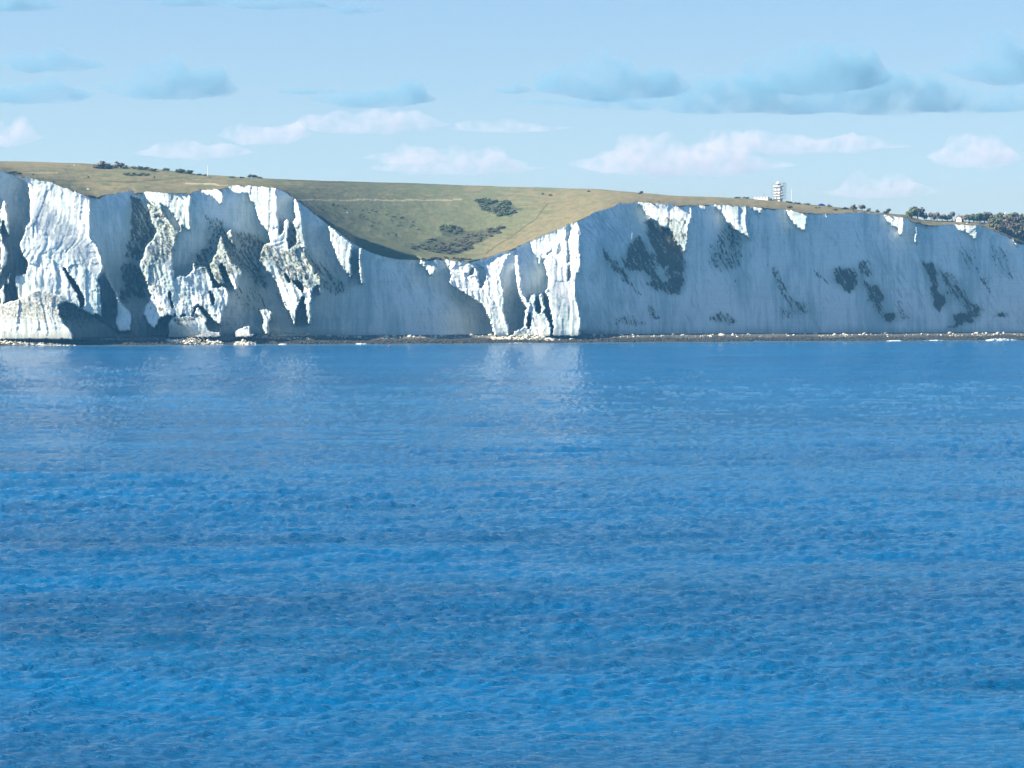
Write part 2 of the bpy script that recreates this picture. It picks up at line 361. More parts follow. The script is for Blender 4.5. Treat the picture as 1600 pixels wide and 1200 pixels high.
def pa_mask(polys, warp=0.):
    m = np.zeros(CPX.shape);
    VX = CPX + warp * fbm(CPX / 14, CPY / 14, 4) * 6; VY = CPY + warp * fbm(CPX / 14 + 50, CPY / 14, 4) * 6
    # vertices do not lie on a regular picture grid, so test each polygon on its bounding columns
    for dens, poly in polys: 
        p = np.array(poly); s = np.where((cx > p[:, 0].min() - 12) & (cx < p[:, 0].max() + 12))[0]
        if len(s) == 0: continue
        k = inpoly(poly, VX[:, s], VY[:, s]); sub = m[:, s]; sub = np.where(k, dens, sub); m[:, s] = sub
    return m
veg = pa_mask(VEG, 1.); veg = boxblur(boxblur(veg, 2, 1), 2, 0); veg = boxblur(boxblur(veg, 2, 1), 2, 0)
vegw = boxblur(boxblur(boxblur(boxblur(veg, 10, 1), 8, 0), 8, 1), 6, 0)
rough = pa_mask(ROUGH); rough = boxblur(boxblur(rough, 6, 1), 6, 0)
mnd = pa_mask([(1., MOUND)])
turf = pa_mask([(1., TURFBANK)]); turf = np.where(CPY < interp(TOP, CPX) + ragged[None] * .5, 1., turf) * ((CPX > 490) & (CPX < 660))
def facets(x, y, tilt=1.0):
    """broken blocks: every cell of a jittered lattice is a plane with its own offset and tilt"""
    xi = np.floor(x).astype(np.int64); yi = np.floor(y).astype(np.int64); bd = np.full(x.shape, 9e9); out = np.zeros(x.shape)
    for i in (-1, 0, 1):
        for j in (-1, 0, 1):
            a = xi + i; b = yi + j; h = _perm[(_perm[a & 4095] + b) & 4095]; h2 = _perm[(h + 77) & 4095]; h3 = _perm[(h2 + 191) & 4095]
            qx = a + .15 + .7 * (h / 4096.); qy = b + .15 + .7 * (h2 / 4096.); dx = x - qx; dy = y - qy; d = dx * dx + dy * dy
            k = d < bd; bd = np.where(k, d, bd)
            out = np.where(k, (h3 / 4096. - .5) * .9 + tilt * (dx * (h2 / 4096. - .5) + dy * (h / 4096. - .5)) * 1.3, out)
    return out
amp = .42 + .58 * litf
slant = wx + noise2(wx / 40., wz / 60.) * 2.5
flute = fbm(slant / 4.2, wz / 50.0, 3) * .6 - np.maximum(0, .13 - np.abs(fbm(slant / 7.0 + 9, wz / 70., 3))) * 5; chunk = fbm(slant / 15.0 + 40, wz / 26.0, 4); fine = fbm(wx / 2.6, wz / 3.2 + 7, 3)
diag = fbm((wx + wz * .45) / 6.0, (wz - wx * .35) / 30.0 + 5, 5, True)
strata = noise2(wx / 60.0, wz / 1.5) * .5 + noise2(wx / 90., wz / .7 + 30) * .3
lean = slant + wz * .22 * rough
fa = facets(lean / 7.5 + fine * .06, wz / 30. + chunk * .12); fb = facets(lean / 2.8 + 31 + fine * .1, wz / 10. + 7)
disp = amp * (flute * -.2 + chunk * .35 + fine * .14 + strata * .22 + fa * .95 + fb * .5) + rough * (.35 + .65 * litf) * (diag * 2.6 + fine * .4 + fa * 1.2)
fade = np.clip(t * 12, .3, 1) * np.where(turf > 0, .3, 1)
CY = CY + disp * fade
# blocky foot of the face
wx, wy, wz = unproj(CPX, CPY, CY)
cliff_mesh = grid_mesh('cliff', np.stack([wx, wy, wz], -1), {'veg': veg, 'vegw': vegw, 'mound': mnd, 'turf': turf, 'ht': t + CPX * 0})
cm = Mat('chalk', .95, .05)
n1 = cm.noise(.02, 5, .6); n2 = cm.noise(.5, 6, .7); nst = cm.noise(1, 3, .6, .02, .02, 1.1); nv = cm.noise(.22, 6, .65, 1, 1, .12)
chalk = cm.mix(cm.ss(n2, .3, .72), (.83, .85, .81), (.74, .76, .71))
chalk = cm.mix(cm.math('MULTIPLY', cm.ss(nst, .52, .66), .22), chalk, (.50, .48, .42))
chalk = cm.mix(cm.math('MULTIPLY', cm.math('MULTIPLY', cm.ss(nv, .5, .68), cm.ss(n1, .42, .62)), .55), chalk, (.40, .42, .33))
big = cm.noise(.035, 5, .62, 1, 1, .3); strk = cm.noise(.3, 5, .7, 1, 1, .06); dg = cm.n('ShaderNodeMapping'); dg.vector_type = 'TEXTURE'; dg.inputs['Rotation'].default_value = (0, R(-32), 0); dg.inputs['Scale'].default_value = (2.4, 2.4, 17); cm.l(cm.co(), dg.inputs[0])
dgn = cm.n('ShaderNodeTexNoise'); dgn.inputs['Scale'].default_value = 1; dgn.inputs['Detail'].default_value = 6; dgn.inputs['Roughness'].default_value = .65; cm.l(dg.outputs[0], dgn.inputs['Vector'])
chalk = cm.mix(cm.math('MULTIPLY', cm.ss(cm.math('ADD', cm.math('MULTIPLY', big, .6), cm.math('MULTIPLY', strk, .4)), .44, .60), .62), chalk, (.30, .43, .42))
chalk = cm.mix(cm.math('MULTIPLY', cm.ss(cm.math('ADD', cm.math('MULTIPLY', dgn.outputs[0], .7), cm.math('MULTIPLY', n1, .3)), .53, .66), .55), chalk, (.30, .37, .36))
chalk = cm.mix(cm.math('MULTIPLY', cm.ss(cm.noise(.9, 4, .7, 1, 1, 1.4), .62, .72), .5), chalk, (.28, .31, .27))
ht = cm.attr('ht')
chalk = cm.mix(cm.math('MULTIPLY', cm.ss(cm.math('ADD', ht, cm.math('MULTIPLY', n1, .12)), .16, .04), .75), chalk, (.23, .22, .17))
mo = cm.attr('mound'); nm = cm.noise(.6, 6, .75)
chalk = cm.mix(cm.math('MULTIPLY', mo, cm.math('MULTIPLY', cm.ss(nm, .4, .62), cm.ss(ht, .10, .16))), chalk, (.27, .24, .165))
ve = cm.attr('veg'); chalk = cm.mix(cm.math('MULTIPLY', cm.ss(cm.attr('vegw'), .05, .5), .55), chalk, (.26, .33, .27)); nve = cm.noise(.45, 6, .8, 1, 1, .8); nve2 = cm.noise(.12, 4, .6, 1, 1, .5)
vth = cm.math('SUBTRACT', 1.06, ve); comb = cm.math('ADD', cm.math('MULTIPLY', nve, .5), cm.math('MULTIPLY', dgn.outputs[0], .5))
comb = cm.math('ADD', cm.math('MULTIPLY', cm.math('SUBTRACT', comb, .5), 1.7), .5)
vm = cm.ss(comb, cm.math('ADD', cm.math('MULTIPLY', vth, .36), .25), cm.math('ADD', cm.math('MULTIPLY', vth, .36), .40))
vm = cm.math('MULTIPLY', vm, cm.ss(ve, .03, .12))
col = cm.mix(vm, chalk, cm.mix(cm.ss(nm, .3, .7), (.065, .072, .05), (.14, .125, .085)))
tf = cm.attr('turf'); col = cm.mix(tf, col, cm.mix(cm.ss(n2, .3, .7), (.085, .085, .035), (.13, .12, .055)))
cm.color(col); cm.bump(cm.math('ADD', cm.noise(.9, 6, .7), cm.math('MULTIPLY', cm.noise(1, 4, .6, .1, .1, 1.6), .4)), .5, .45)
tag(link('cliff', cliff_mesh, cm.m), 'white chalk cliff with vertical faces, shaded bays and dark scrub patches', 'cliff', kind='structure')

# ---------------------------------------------------------------- grassland above
NG = 64
gxs = np.arange(X0 + 2, X1 - 4, 1.5); tg = np.linspace(0, 1, NG)[:, None]
tpg = topgeo(gxs) + np.interp(gxs, cx, ragged); skg = np.minimum(interp(SKY, gxs), tpg - 1)
edge_last = np.interp(gxs, cx, CY[-1])
e_s = np.interp(gxs, gx, EDGE)
e_b = np.convolve(np.pad(e_s, 120, mode='edge'), np.hanning(241) / np.hanning(241).sum(), mode='valid')
tp_s = np.convolve(np.pad(topgeo(gxs), 40, mode='edge'), np.hanning(81) / np.hanning(81).sum(), mode='valid')
def hillY(x, py, e_real, e_sm):
    tt = (np.interp(x, gxs, tp_s) - py) / np.interp(x, gxs, tp_s - skg); tt = np.clip(tt, -.25, 1); d_ = np.interp(x, gxs, tpg) - py
    w = np.clip(1 - d_ / 3.0, 0, 1); e_sm = e_sm + (np.interp(x, gxs, e_b) - e_sm) * np.clip(d_ / 9., 0, 1)
    return e_real * w + (e_sm + hill_depth(x) * np.sign(tt) * np.abs(tt) ** 1.15) * (1 - w)
GPX = np.repeat(gxs[None], NG, 0); GPY = tpg[None] + (skg - tpg)[None] * tg
HY = hillY(GPX, GPY, edge_last[None] + .05, e_s[None])
hx, hy, hz = unproj(GPX, GPY, HY)
hz = hz + (fbm(hx / 60, hy / 90, 4) * 1.6 + fbm(hx / 7, hy / 12 + 9, 3) * .5) * np.clip(tg * 10, 0, 1) * np.clip((1 - tg) * 6, .25, 1)
# the plateau goes on behind the skyline
back = []
for k, (dy, dz) in enumerate(((60, -1.5), (200, -9), (700, -40), (1800, -110))): back.append(np.stack([hx[-1] * (1 + dy / hy[-1]), hy[-1] + dy, hz[-1] + dz], -1))
HP = np.concatenate([np.stack([hx, hy, hz], -1), np.stack(back)], 0)
def dist_poly(pts, X, Y):
    d = np.full(X.shape, 1e9)
    for (x0, y0), (x1, y1) in zip(pts[:-1], pts[1:]):
        L = (x1 - x0) ** 2 + (y1 - y0) ** 2; u = np.clip(((X - x0) * (x1 - x0) + (Y - y0) * (y1 - y0)) / L, 0, 1)
        d = np.minimum(d, np.hypot(X - x0 - u * (x1 - x0), Y - y0 - u * (y1 - y0)))
    return d
straw = np.full(GPX.shape, .45)
def gpoly(poly, v):
    k = inpoly(poly, GPX, GPY); straw[k] = v
for v, poly in STRAW: gpoly(poly, v)
straw = boxblur(boxblur(boxblur(straw, 24, 1), 16, 1), 4, 0); straw = straw + fbm(GPX / 30, GPY / 2.6, 5) * 1.0
scrub = np.zeros(GPX.shape)
for v, poly in SCRUB: scrub[inpoly(poly, GPX, GPY)] = v
scrub = boxblur(boxblur(scrub, 2, 1), 1, 0)
path = np.zeros(GPX.shape)
for w, s_, pts in PATHS: path = np.where(dist_poly(pts, GPX, GPY) < w, s_, path)
rim = np.exp(-np.maximum(tpg[None] - GPY, 0) / 5.0) * (.75 + .7 * fbm(GPX / 14, GPY / 5, 3))
rim = rim * np.interp(GPX, [470, 520, 650, 690, 740, 800, 900, 960], [1, .2, .2, 1, .4, .15, .2, 1])
pad = lambda A: np.concatenate([A, np.repeat(A[-1:], 4, 0)], 0)
hill_mesh = grid_mesh('grassland', HP, {'straw': pad(straw), 'scrub': pad(scrub), 'path': pad(path), 'rim': pad(np.clip(rim, 0, 1))})
gm = Mat('downland_grass', .95, .05)
g1 = gm.noise(.012, 5, .6, 1, .35, 1); g2 = gm.noise(.12, 5, .7, 1, .4, 1); g3 = gm.noise(.7, 4, .7)
sv = gm.math('ADD', gm.attr('straw'), gm.math('MULTIPLY', gm.math('SUBTRACT', gm.math('ADD', g1, g2), 1.0), .9))
gc = gm.mix(gm.ss(sv, .15, .85), (.132, .146, .075), (.196, .17, .098))
gc = gm.mix(gm.math('MULTIPLY', gm.ss(gm.math('ADD', gm.math('MULTIPLY', g3, .45), gm.math('MULTIPLY', g2, .55)), .46, .62), .6), gc, (.07, .075, .035))
gc = gm.mix(gm.math('MULTIPLY', gm.ss(gm.math('ADD', gm.attr('scrub'), gm.math('MULTIPLY', gm.math('SUBTRACT', g2, .5), 1.6)), .35, .75), .8), gc, (.052, .06, .035))
gc = gm.mix(gm.math('MULTIPLY', gm.attr('rim'), .95), gc, (.105, .09, .06))
pt = gm.attr('path'); gc = gm.mix(gm.math('MAXIMUM', pt, 0, True), gc, (.36, .32, .22)); gc = gm.mix(gm.math('MULTIPLY', gm.math('MAXIMUM', gm.math('MULTIPLY', pt, -1), 0), .8), gc, (.06, .065, .035))
gm.color(gc); gm.bump(g3, .5, .5)
tag(link('grassland', hill_mesh, gm.m), 'olive and straw coloured grass downland with a hanging valley above the cliff', 'hill', kind='structure')
def ground(px, py):
    """world point of the grass seen at a photo pixel"""
    tpp = float(np.interp(px, gxs, tpg)); sk_ = float(np.interp(px, gxs, skg)); tt = min(max((tpp - py) / (tpp - sk_), 0), 1)
    Y = float(hillY(np.array(px), np.array(tpp + (sk_ - tpp) * tt), np.interp(px, gxs, edge_last), np.interp(px, gxs, e_s)))
    pyc = tpp + (sk_ - tpp) * tt
    return unproj(px, pyc, Y)

zi_ = np.argmax(wz > 5.6, axis=0); FOOT = CY[zi_, np.arange(len(cx))] - waterY(cx)
FOOT = np.array([FOOT[max(0, i - 4):i + 5].min() for i in range(len(cx))])
def foot_d(px): return float(np.interp(px, cx, FOOT))

# ---------------------------------------------------------------- sea
def waves(x, y, step):
    """wind sea of many crossing wave trains; heights in metres"""
    rs = np.random.RandomState(5); h = np.zeros(x.shape)
    for i in range(44):
        L = 1.3 * (30 / 1.3) ** ((i / 43.0) ** 1.5); k = 2 * math.pi / L
        th = R(-72) + rs.normal(0, R(34)); ph = rs.uniform(0, 6.28); a = .0185 * L ** .36 * rs.uniform(.6, 1.3)
        s_ = (x * math.cos(th) + y * math.sin(th)) * k + ph
        h += a * (np.sin(s_) + .22 * np.cos(2 * s_))
    return h
NA, NRW = 860, 800
ang = np.concatenate([np.linspace(-1.55, -1.02, 40), np.linspace(-1, 1, NA), np.linspace(1.02, 1.55, 40)])     # dense where the view lies, coarser beyond
inv = np.linspace(1 / 120., 1 / 2700., NRW); rr = 1 / inv
q = np.linspace(0, 1, NRW); rr = np.exp(np.interp(q, np.linspace(0, 1, 400), np.log(1 / np.linspace(1 / 120., 1 / 2700., 400)) * .85 + .15 * np.linspace(math.log(120), math.log(2700), 400)))
AA, RR = np.meshgrid(ang, rr)
sx_ = np.sign(AA) * (np.minimum(np.abs(AA), 1) * (RR * .215 + 6) + np.maximum(np.abs(AA) - 1, 0) * (RR * .12 + 420)); sy_ = RR
gust = fbm(sx_ / 260., sy_ / 120., 4)
shore = waterY(800 + F * sx_ / np.maximum(sy_, 1)) - sy_          # metres to the waterline
calm = np.clip(shore / 50., .75, 1)
step_ = np.gradient(rr)[:, None] + 0 * sx_
sz_ = waves(sx_, sy_, step_) * np.clip(1 + gust * .9, .35, 1.7) * calm
fade_ = np.clip((1.55 - np.abs(AA)) / .2, 0, 1) * np.clip((RR - 118) / 12, 0, 1); sz_ = sz_ * fade_ - .85 * (1 - fade_)
sea_mesh = grid_mesh('sea', np.stack([sx_, sy_, sz_], -1), {'calm': calm, 'shore': shore})
wm = Mat('sea_water', .10, .36); wm.b.inputs['IOR'].default_value = 1.333
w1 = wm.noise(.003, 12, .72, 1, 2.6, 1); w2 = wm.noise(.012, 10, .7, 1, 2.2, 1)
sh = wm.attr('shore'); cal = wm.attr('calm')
body = wm.mix(wm.ss(w1, .32, .68), (.0005, .082, .225), (.0005, .128, .325))  # noise in the body colour stands in for light and dark of ripples
body = wm.mix(wm.math('MULTIPLY', wm.ss(sh, 110, -5), .7), body, (.10, .19, .25))
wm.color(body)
b1 = wm.noise(.8, 6, .68, .7, 1.6, 1); b2 = wm.noise(2.6, 4, .65, .8, 1.5, 1)
hgt = wm.math('ADD', wm.math('MULTIPLY', b1, 1.4), wm.math('MULTIPLY', b2, .5))
wm.bump(hgt, 1.0, wm.math('MULTIPLY', cal, wm.math('ADD', wm.math('MULTIPLY', wm.ss(w2, .3, .7), .5), .5)))
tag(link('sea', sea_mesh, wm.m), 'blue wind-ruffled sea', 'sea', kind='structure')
om = bpy.data.meshes.new('open_sea'); om.from_pydata([(-60000, -60000, -.83), (60000, -60000, -.83), (60000, 60000, -.83), (-60000, 60000, -.83)], [], [(0, 1, 2, 3)])
for k_, v_ in (('calm', 1.), ('shore', 500.)):
    a_ = om.attributes.new(k_, 'FLOAT', 'POINT'); a_.data.foreach_set('value', [v_] * 4)
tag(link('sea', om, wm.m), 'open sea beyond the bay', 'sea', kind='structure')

# ---------------------------------------------------------------- foreshore
fx = np.arange(X0 - 40, X1 + 40, 1.2); NFR = 44; tf_ = np.linspace(0, 1, NFR)[:, None]
wY = waterY(fx)
FY = (wY + 115)[None] + (wY - 22 - (wY + 115))[None] * tf_         # from behind the cliff foot to below the water
FX = (fx - 800)[None] / F * FY
dz_ = (FY - wY[None])                                             # distance inland of the waterline
FZ = np.interp(dz_, [-22, 0, 15, 45, 85, 115], [-1.0, .05, 1.5, 4.8, 5.6, 6.5])
rockm = np.clip(np.interp(dz_, [-6, 4, 38, 55], [.5, 1, 1, .35]), 0, 1)
FZ = FZ + (np.abs(fbm(FX / 3.2, FY / 3.2, 3)) * 1.5 - .2 + fbm(FX / 25, FY / 14, 3) * .7) * rockm * np.clip((dz_ + 6) / 10, 0, 1)
beach_mesh = grid_mesh('foreshore', np.stack([FX, FY + 0 * FX, FZ], -1), {'inland': dz_ + 0 * FX, 'sandy': np.interp(fx, [-100, 440, 500, 750, 775, 860, 885], [1, 1, .25, .25, 1, 1, .1])[None] + 0 * FX})
bm_ = Mat('foreshore_rock', .9, .15); il = bm_.attr('inland'); bn = bm_.noise(.5, 5, .7); bn2 = bm_.noise(.03, 4, .6, 1, .4, 1)
ilv = bm_.math('ADD', il, bm_.math('MULTIPLY', bm_.math('SUBTRACT', bn2, .5), 60))
pale = bm_.mix(bm_.ss(bn, .35, .65), (.27, .25, .20), (.17, .165, .145)); weed = bm_.mix(bm_.ss(bn, .42, .7), (.022, .024, .022), (.085, .08, .05))
pale = bm_.mix(bm_.attr('sandy'), (.075, .075, .07), pale); bm_.color(bm_.mix(bm_.ss(ilv, 24, 40), weed, pale)); bm_.bump(bn, .5, .8)
tag(link('foreshore', beach_mesh, bm_.m), 'dark weedy rock platform and pale shingle at the cliff foot', 'beach', kind='structure')
def beach_z(d): return float(np.interp(d, [-22, 0, 15, 45, 85, 115], [-1.0, .05, 1.5, 4.8, 5.6, 6.5]))

# ---------------------------------------------------------------- clouds: lumpy bodies of thin vapour far behind the land
from mathutils import noise as mnoise, Vector
def vapour(name, dens, col):
    m = bpy.data.materials.new(name); m.use_nodes = True; t_ = m.node_tree; t_.nodes.remove(t_.nodes['Principled BSDF'])
    v = t_.nodes.new('ShaderNodeVolumePrincipled'); v.inputs['Color'].default_value = (*col, 1); 
    tc = t_.nodes.new('ShaderNodeTexCoord'); nz = t_.nodes.new('ShaderNodeTexNoise'); nz.inputs['Scale'].default_value = .006; nz.inputs['Detail'].default_value = 4; nz.inputs['Roughness'].default_value = .6; t_.links.new(tc.outputs['Object'], nz.inputs['Vector'])
    mr = t_.nodes.new('ShaderNodeMapRange'); mr.interpolation_type = 'SMOOTHSTEP'; mr.inputs[1].default_value = .38; mr.inputs[2].default_value = .66; mr.inputs[3].default_value = dens * .12; mr.inputs[4].default_value = dens * 1.5; t_.links.new(nz.outputs[0], mr.inputs[0]); t_.links.new(mr.outputs[0], v.inputs['Density'])
    v.inputs['Anisotropy'].default_value = .0
    t_.links.new(v.outputs[0], t_.nodes['Material Output'].inputs['Volume']); return m
vap_blue = vapour('cloud_grey', .0042, (.33, .60, .75)); vap_small = vapour('cloud_grey_small', .009, (.33, .60, .75)); vap_white = vapour('cloud_white', .0018, (.97, .86, .89))
CLOUDS = [  # px, py, width, height (photo pixels), distance, kind, label
 (265,137,165,48,15000,0,'blue-grey lens-shaped cloud alone in the left half of the sky'),
 (75,100,120,38,15200,0,'ragged blue-grey cloud with a peaked top near the left edge'),
 (45,147,140,42,14000,0,'long flat blue-grey cloud at the left edge, below the ragged one'),
 (28,8,95,28,13000,0,'small blue-grey cloud in the top left corner'),
 (300,2,100,22,13500,0,'flat blue-grey cloud cut by the top edge, left of centre'),
 (430,8,130,18,14500,0,'thin long blue-grey cloud under the top edge, left of centre'),
 (555,16,58,16,15500,0,'smallest blue-grey cloud near the top edge, right of the long thin one'),
 (590,153,140,44,17000,0,'pale blue-grey heap cloud above the pink cloud in mid sky'),
 (485,143,75,14,16500,0,'faint thin streak of cloud left of the pale heap cloud'),
 (805,141,48,16,16000,0,'tiny faint cloud alone above the middle of the valley'),
 (965,137,180,56,14000,0,'blue-grey heap cloud with a flat base left of the lighthouse'),
 (1272,122,185,72,13000,0,'tallest blue-grey heap cloud, high above the lighthouse'),
 (1300,160,600,52,15000,0,'wide flat blue cloud bank behind the tallest heap cloud'),
 (1590,108,150,66,13500,0,'blue-grey cloud rising at the right edge'),
 (570,196,175,34,22000,1,'long pinkish white cloud in mid sky'),
 (415,210,105,44,22500,1,'pinkish cloud left of the long pinkish one'),
 (790,200,130,22,23000,1,'flat pinkish streak above the valley skyline'),
 (1058,258,230,58,24000,1,'bright white cloud low over the hill left of the lighthouse'),
 (1240,228,240,36,23500,1,'faint pinkish band of cloud over the lighthouse'),
 (1530,246,110,46,24000,1,'white puff low in the sky at the right'),
 (1375,300,130,30,25000,1,'small white cloud just above the trees right of the lighthouse'),
 (635,246,90,28,24500,1,'small pinkish cloud above the skyline beyond the valley'),
 (18,215,70,36,22000,1,'pinkish cloud low at the left edge'),
 (300,238,130,30,24000,1,'pale pink cloud low above the left hill'),
 (715,262,180,34,25500,1,'pale veil of cloud resting on the skyline beyond the valley')]
for ci, (px, py, w, h, D, kd, lab) in enumerate(CLOUDS):
    bm = bmesh.new(); bmesh.ops.create_icosphere(bm, subdivisions=5, radius=1.0); sd = Vector((ci * 7.7, ci * 3.1, 1.7))
    k = D * MPP; rc = random.Random(ci); lob = [(rc.uniform(-.75, .75), rc.uniform(.18, .4), rc.uniform(.45, 1)) for _ in range(rc.choice((2, 3, 4)) + int(w > 150) * 2)]
    for v in bm.verts:
        p = v.co.normalized(); q = Vector((p.x * w / h * 1.15, p.y * 1.6, p.z * 1.2))
        b = sum(abs(mnoise.noise(q * f + sd)) * a for f, a in ((1.1, .5), (2.3, .34), (4.6, .2), (9.5, .11), (19., .05)))
        low = mnoise.noise(q * .7 + sd * 2) * .45
        r = .72 + b * 1.0 + low
        z = p.z * r; z = z if z > -.25 else -.25 + (z + .25) * .3 + mnoise.noise(q * 3 + sd) * .1 * min(1, (-.25 - z) * 3)
        env = max(a_ * math.exp(-((p.x - c_) / s_) ** 2) for c_, s_, a_ in lob); taper = max(.1, 1 - abs(p.x) ** 3 * .9) * (.3 + .85 * env if p.z > 0 else .8)
        rx_ = 1.05 + low * .6; v.co = (p.x * rx_ * .72 * w * k, p.y * r * .8 * h * k, (z * taper) * .95 * h * k)
    me = bpy.data.meshes.new('cloud'); bm.to_mesh(me); bm.free()
    for p in me.polygons: p.use_smooth = True
    o = link('cloud', me, vap_white if kd else (vap_small if h < 30 else vap_blue)); o.location = unproj(px, py, D); md = o.modifiers.new('remesh', 'REMESH'); md.mode = 'VOXEL'; md.voxel_size = max(h * k / 22, w * k / 160)
    tag(o, lab, 'cloud', 'heap clouds drifting over the bay' if not kd else 'pink and white clouds low in the sky')

vl = bpy.data.meshes.new('cloud_veil'); vb = bmesh.new(); bmesh.ops.create_cube(vb, size=1.0)
for v in vb.verts: v.co = (v.co.x * 180000, v.co.y * 180000, 2650 + v.co.z * 300)
vb.to_mesh(vl); vb.free(); vm_ = bpy.data.materials.new('cloud_veil'); vm_.use_nodes = True; vt = vm_.node_tree; vt.nodes.remove(vt.nodes['Principled BSDF'])
vv = vt.nodes.new('ShaderNodeVolumePrincipled'); vv.inputs['Color'].default_value = (.92, .97, .97, 1); vv.inputs['Density'].default_value = 6e-5; vt.links.new(vv.outputs[0], vt.nodes['Material Output'].inputs['Volume'])
tag(link('cloud_veil', vl, vm_), 'thin high veil of cloud over the whole sky', 'cloud', kind='stuff')

# ---------------------------------------------------------------- boulders
def rock_mesh(name, seed, sub=2):
    bm = bmesh.new(); bmesh.ops.create_icosphere(bm, subdivisions=sub, radius=.5); sd = Vector((seed * 5.1, seed * 2.3, 3.3))
    for v in bm.verts:
        p = v.co.copy(); r = 1 + .55 * mnoise.noise(p * 2.2 + sd) + .3 * mnoise.noise(p * 5 + sd)
        v.co = (p.x * r * 1.15, p.y * r, p.z * r * .8)
    for k in range(3):   # broken faces
        rr_ = random.Random(seed * 10 + k); n_ = Vector((rr_.uniform(-1, 1), rr_.uniform(-1, 0), rr_.uniform(-.2, 1))).normalized(); d_ = rr_.uniform(.25, .38)
        for v in bm.verts:
            e_ = v.co.dot(n_) - d_
            if e_ > 0: v.co -= n_ * e_
    me = bpy.data.meshes.new(name); bm.to_mesh(me); bm.free(); return me
chalk_rock = plain('chalk_boulder', (.80, .75, .60), .4, .9); weed_rock = plain('weedy_rock', (.075, .07, .05), .6, 1.2)
ROCKS = [rock_mesh('boulder', i) for i in range(7)]
for r_ in ROCKS: r_.materials.append(chalk_rock)
BOULDERS = [  # px range, inland range, size range, count, heap height, label
 (262,346,46,66,1.6,4.2,44,6.5,'pale chalk boulder in the rockfall heap under the scrubby left headland'),
 (366,398,44,60,1.6,4.6,16,4,'pale chalk boulder in the small heap left of the thin white pillar'),
 (402,480,40,60,1.6,4.4,44,4.5,'pale chalk boulder in the long heap below the left end of the bay'),
 (798,864,42,62,1.6,4.6,44,4.5,'pale chalk boulder in the heap at the foot of the sunlit buttresses'),
 (0,118,30,44,1.3,3.2,30,.8,'pale chalk boulder along the foot of the grassy rockfall mound'),
 (480,790,36,58,1.2,3.2,42,.6,'pale chalk boulder in the line of rocks below the shaded bay'),
 (864,1200,34,52,1.2,3.0,40,.6,'pale chalk boulder in the thin line below the lighthouse cliff'),
 (1200,1600,34,52,1.2,3.2,38,.6,'pale chalk boulder in the thin line below the far right cliff')]
rb = random.Random(3)
def sea_pt(px, d): Y = float(waterY(px)) + d; return ((px - 800) / F * Y, Y, beach_z(d))
for (a, b, d0, d1, s0, s1, n, hp, lab) in BOULDERS:
    for i in range(n):
        u = rb.uniform(0, 1); px = a + (b - a) * u; d1_ = foot_d(px) + 1 if hp > 1 else d1; d0_ = d1_ - 16 if hp > 1 else min(d0, foot_d(px) - 14); d1_ = max(d0_ + 4, min(d1_, foot_d(px) + 1)); d = rb.uniform(d0_, d1_); x, y, z = sea_pt(px, d); s = s0 + (s1 - s0) * rb.random() ** 2.2
        up = hp * max(0, 1 - abs(u - .5) * 2) * rb.uniform(0, .9) * (d - d0_) / (d1_ - d0_)
        o = link('boulder', ROCKS[rb.randrange(7)]); o.location = (x, y, z + s * .22 + up); o.scale = (s * rb.uniform(.9, 1.3), s, s * rb.uniform(.7, 1.1)); o.rotation_euler = (rb.uniform(-.3, .3), rb.uniform(-.3, .3), rb.uniform(0, 6.28))
        tag(o, lab, 'boulder', lab.replace('pale chalk boulder', 'pale chalk boulders'))
def rubble(name, mat, n, d0, d1, s0, s1, label, heaps=()):
    base_ = [rock_mesh('r', 40 + i, 1) for i in range(5)]; V = []; Fc = []; off = 0
    geo = [(np.array([v.co[:] for v in m.vertices]), np.array([p.vertices[:] for p in m.polygons])) for m in base_]
    for m in base_: bpy.data.meshes.remove(m)
    for i in range(n):
        g, f = geo[rb.randrange(5)]
        if heaps and rb.random() < .6:
            a, b, hp = heaps[rb.randrange(len(heaps))]; u = rb.random(); px = a + (b - a) * u; fd = foot_d(px); d = rb.uniform(fd - 16, fd + 2); up = hp * max(0, 1 - abs(u - .5) * 2) * rb.random() * (d - fd + 16) / 18
        else: px = rb.uniform(-80, 1680); d = rb.triangular(d0, d1, (d0 + d1) / 2); up = 0; d = min(d, foot_d(px))
        if fbm(np.array(px / 40.), np.array(d / 18.), 3) < (.06 if mat is chalk_rock else -.15) and not up: continue
        x, y, z = sea_pt(px, d); s = s0 + (s1 - s0) * rb.random() ** 2; c, sn = math.cos(i), math.sin(i)
        q = g * np.array([s * 1.2, s, s * .8]); q = np.stack([q[:, 0] * c - q[:, 1] * sn, q[:, 0] * sn + q[:, 1] * c, q[:, 2]], 1) + np.array([x, y, z + s * .2 + up])
        V.append(q); Fc.append(f + off); off += len(q)
    me = bpy.data.meshes.new(name); me.from_pydata(np.concatenate(V).tolist(), [], np.concatenate(Fc).tolist())
    tag(link(name, me, mat), label, 'rocks', kind='stuff')
rubble('chalk_rubble', chalk_rock, 3000, 26, 44, .5, 1.6, 'strip of small pale chalk rubble along the cliff foot', [(255, 350, 6), (400, 482, 4.5), (796, 866, 4.5), (366, 400, 3), (-20, 118, 1.5), (182, 206, 2), (768, 798, 1)])
rubble('weedy_rocks', weed_rock, 4200, -3, 26, .6, 2.0, 'band of dark weed covered rocks along the waterline')

